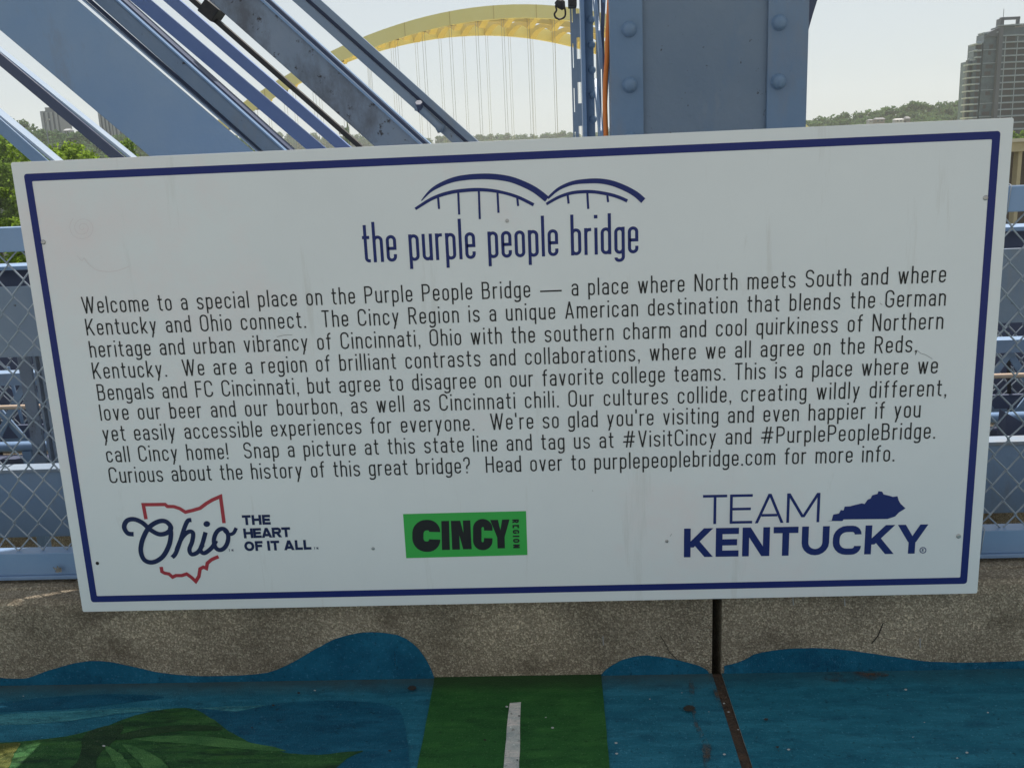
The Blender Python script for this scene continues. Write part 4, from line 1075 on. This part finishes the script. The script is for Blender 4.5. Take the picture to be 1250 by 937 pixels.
fr = MB(); fr.box(tx(1214), tx(1237), TY-1.4, TY+.2, tz(25.5), tz(22.3)); fr.box(tx(1233.6), tx(1236.8), TY-1.3, TY+.1, tz(33), tz(25.6)); fr.build('roof_frame', M['tower_fin'], tw)
MB().tube([(tx(1217), TY-1, tz(23)), (tx(1217), TY-1, tz(12))], .12, 5).build('antenna', M['tower_fin'], tw)
MB().box(tx(1211), tx(1240), TY-2.6, TY+1, tz(33), tz(31.8)).build('roof', M['tower_conc'], tw)
MB().box(tx(1231), tx(1275), TY+2, TY+9, tz(34.5), tz(30)).build('penthouse', M['beige'], tw)
FH = 8.15
ys = [44+FH*i for i in range(20)]
for i, y in enumerate(ys):
    z = tz(y); st_ = .55
    if z < GZ: break
    MB().box(tx(1217.3), tx(1262), TY-1.9, TY-.02, z-st_, z).build('floor_slab', M['tower_conc'], tw)
    if y > 50:
        xl_ = 1182.5 if y > 74 else 1188
        MB().plan([(tx(xl_-1.6), TY+6), (tx(xl_-1.6), TY+.6), (tx(1187.5), TY-1.6), (tx(1193.5), TY-1.3), (tx(1195), TY+.95)], z-st_*1.1, z).build('balcony', M['tower_conc'], tw)
        MB().box(tx(1189.4), tx(1194.5), TY+.55, TY+.98, z-2.7, z-.75).build('window', M['tower_dark'], tw)
    if y > 46 and i % 3: MB().box(tx(1199+(i*5) % 6), tx(1203.5+(i*5) % 7), TY-.12, TY-.02, z-2.4, z-.8).build('window', M['tower_dark'], tw)
    if y > 75: MB().box(tx(1183.6), tx(1187.5), TY+1.8, TY+1.98, z-2.6, z-.8).build('window', M['tower_dark'], tw)
    if i % 2 == 0: MB().box(tx(1197.2), tx(1212.4), TY-.25, TY-.02, z-.22, z).build('floor_band', M['tower_conc'], tw)
    MB().box(tx(1222), tx(1233.5), TY-.95, TY-.84, z-2.6, z-.62).build('window', M['tower_dark'], tw)
    if i > 0: MB().box(tx(1235.8), tx(1262-(i*5) % 9), TY-.16, TY-.03, z-2.5, z-.75).build('window', M['tower_dark'], tw)
for x in (1220.3, 1234.6): MB().box(tx(x), tx(x+.9), TY-2.1, TY-1.92, GZ, tz(46)).build('column', M['tower_conc'], tw)
MB().box(tx(1181.2), tx(1182)-.02, TY+1.8, TY+4, GZ, tz(71.5)).build('column', M['tower_fin'], tw)

# left tower blocks, farther houses, lamp, spire
M['grey_block'] = mat('grey_block', (.20, .215, .235), .8); M['pale_block'] = mat('pale_block', (.36, .37, .385), .8)
M['dark_glass'] = mat('block_glass', (.075, .095, .12), .3)
def block(x0, x1, yt, Y, bands, label, cap=None):
    z = float(atY((x0+x1)/2, yt, Y)[2]); a = float(atY(x0, yt, Y)[0]); b_ = float(atY(x1, yt, Y)[0])
    t = thing('tower_block', ((a+b_)/2, Y, GZ), label, 'building', None)
    MB().box(a, b_, Y, Y+16, GZ, z).build('wall', M['grey_block'], t)
    n = bands
    for i in range(n):
        u = a+(b_-a)*(i+.18)/n; v = a+(b_-a)*(i+.62)/n
        MB().box(u, v, Y-.5, Y-.02, GZ, z-.8).build('pilaster', M['pale_block'], t)
        v2 = a+(b_-a)*(i+.95)/n
        MB().box(v+.02, v2, Y-.2, Y-.02, GZ, z-1.2).build('window_band', M['dark_glass'], t)
    if cap: MB().box(a+(b_-a)*.25, b_-(b_-a)*.25, Y+1, Y+12, z, z+cap).build('roof', M['grey_block'], t)
block(48.5, 71, 135.5, 650, 4, 'grey tower block seen left of the dark navy angle', 2.4)
block(119, 136, 136, 620, 4, 'grey tower block seen between the navy angle and broadest plate', 0)
block(137, 152, 151, 600, 3, 'lower grey block stepping down beside the right tower block', 0)
def house(x0, x1, yt, yb, Y, label, wallm, roofm, group='small houses on the hillside'):
    z1 = float(atY((x0+x1)/2, yt, Y)[2]); z0 = float(atY((x0+x1)/2, yb, Y)[2]); a = float(atY(x0, yb, Y)[0]); b_ = float(atY(x1, yb, Y)[0])
    t = thing('house', ((a+b_)/2, Y, z0-4), label, 'house', group); zm = z0+(z1-z0)*.6
    MB().box(a, b_, Y, Y+6, z0-8, zm).build('wall', wallm, t)
    MB().hexa([(a-.3, Y-.4, zm+.01), (b_+.3, Y-.4, zm+.01), (b_+.3, Y+6.4, zm+.01), (a-.3, Y+6.4, zm+.01), (a+.4, Y+2.6, z1), (b_-.4, Y+2.6, z1), (b_-.4, Y+3.4, z1), (a+.4, Y+3.4, z1)]).build('roof', roofm, t)
    wdt = (b_-a)/3
    for i in range(2):
        MB().box(a+wdt*(.5+i*1.2), a+wdt*(1.1+i*1.2), Y-.08, Y-.01, z0+(zm-z0)*.2, z0+(zm-z0)*.75).build('window', M['dark_glass'], t)
M['white_wall'] = mat('white_wall', (.46, .46, .45), .8); M['grey_roof'] = mat('grey_roof', (.20, .20, .21), .8); M['tan_wall'] = mat('tan_wall', (.24, .22, .20), .8)
house(1061, 1066, 145.5, 149, 690, 'small pale house low on the wooded hillside, leftmost', M['white_wall'], M['grey_roof'])
house(1069, 1080, 143.5, 149, 680, 'long pale house with a grey roof in the middle of the wooded hillside', M['tan_wall'], M['grey_roof'])
house(1093, 1103, 144.5, 149, 690, 'white gabled house on the wooded hillside near the apartment tower', M['white_wall'], M['white_wall'])
house(1106, 1111, 142, 149, 690, 'narrow brownish house beside the white gabled house', M['tan_wall'], M['grey_roof'])
house(78, 85, 157, 163, 600, 'low pale block beside the left tower block', M['pale_block'], M['pale_block'], None)
LYY = 120.0
lp = atY(57.5, 146, LYY); pxl = (LYY+2.4)/F
sl_ = thing('street_lamp', (lp[0]-2*pxl, LYY, GZ), 'pale street lamp with a curved arm in front of the left tower block', 'lamp')
MB().tube([(lp[0]-3*pxl, LYY, GZ), (lp[0]-2.4*pxl, LYY, lp[2]-6*pxl)], .09, 6).build('pole', M['pale_block'], sl_)
MB().tube([(lp[0]-2.4*pxl, LYY, lp[2]-6*pxl), (lp[0]-1.8*pxl, LYY, lp[2]-2.5*pxl), (lp[0]-.5*pxl, LYY, lp[2]-.6*pxl), (lp[0]+1*pxl, LYY, lp[2])], .07, 6).build('arm', M['white_wall'], sl_, smooth=True)
MB().box(lp[0]+.8*pxl, lp[0]+3*pxl, LYY-.15, LYY+.15, lp[2]-.1, lp[2]+.1).build('lamp_head', M['white_wall'], sl_)
M['copper'] = mat('copper_green', (.05, .13, .07), .7)
SY = 420.0; q = lambda x, y: atY(x, y, SY)
a = q(423.5, 147); b_ = q(420, 156); c_ = q(418, 164)
spx = (SY+2.4)/F
sp_ = thing('spire', (a[0], SY, GZ), 'small green pointed spire above the far ridge between the bars', 'spire')
MB().add([(a[0]-1.0*spx, SY-.4, b_[2]), (a[0]+1.4*spx, SY-.4, b_[2]), (a[0]+1.4*spx, SY+.5, b_[2]), (a[0]-1.0*spx, SY+.5, b_[2]), (a[0]+.2*spx, SY, a[2])], [(0,1,4),(1,2,4),(2,3,4),(3,0,4),(3,2,1,0)]).build('steeple', M['copper'], sp_)
MB().box(a[0]-6*spx, a[0]+1.4*spx, SY-.6, SY+.6, c_[2]-6, b_[2]-.02).build('tower', M['copper'], sp_)
gx = q(426, 156); gx2 = q(431, 165)
gt = thing('sign_gantry', (gx[0], SY-20, GZ), 'grey sign frame on a post right of the green spire', 'sign frame')
m = MB()
for z in (gx[2], (gx[2]+gx2[2])/2, gx2[2]): m.box(gx[0], gx2[0], SY-20, SY-19.8, z-.15, z+.15)
for x in (gx[0], (gx[0]+gx2[0])/2, gx2[0]): m.box(x-.15, x+.15, SY-20.3, SY-20.01, gx2[2]-.15, gx[2]+.15)
m.build('frame', M['grey_block'], gt); MB().box(gx2[0]-.25, gx2[0]+.25, SY-19.7, SY-19.2, GZ, gx[2]).build('post', M['grey_block'], gt)

# ------------------------------------------------------------------ air
hz = bpy.data.materials.new('haze_air'); hz.use_nodes = True; n = hz.node_tree.nodes; n.clear()
out = n.new('ShaderNodeOutputMaterial'); pv = n.new('ShaderNodeVolumePrincipled')
pv.inputs['Color'].default_value = (.93, .95, .97, 1); pv.inputs['Density'].default_value = .00019; pv.inputs['Anisotropy'].default_value = 0.0
hz.node_tree.links.new(pv.outputs[0], out.inputs['Volume'])
tag(MB().box(-2400, 2400, -2400, 2400, GZ-1.2, 140).build('haze', hz), kind='stuff')
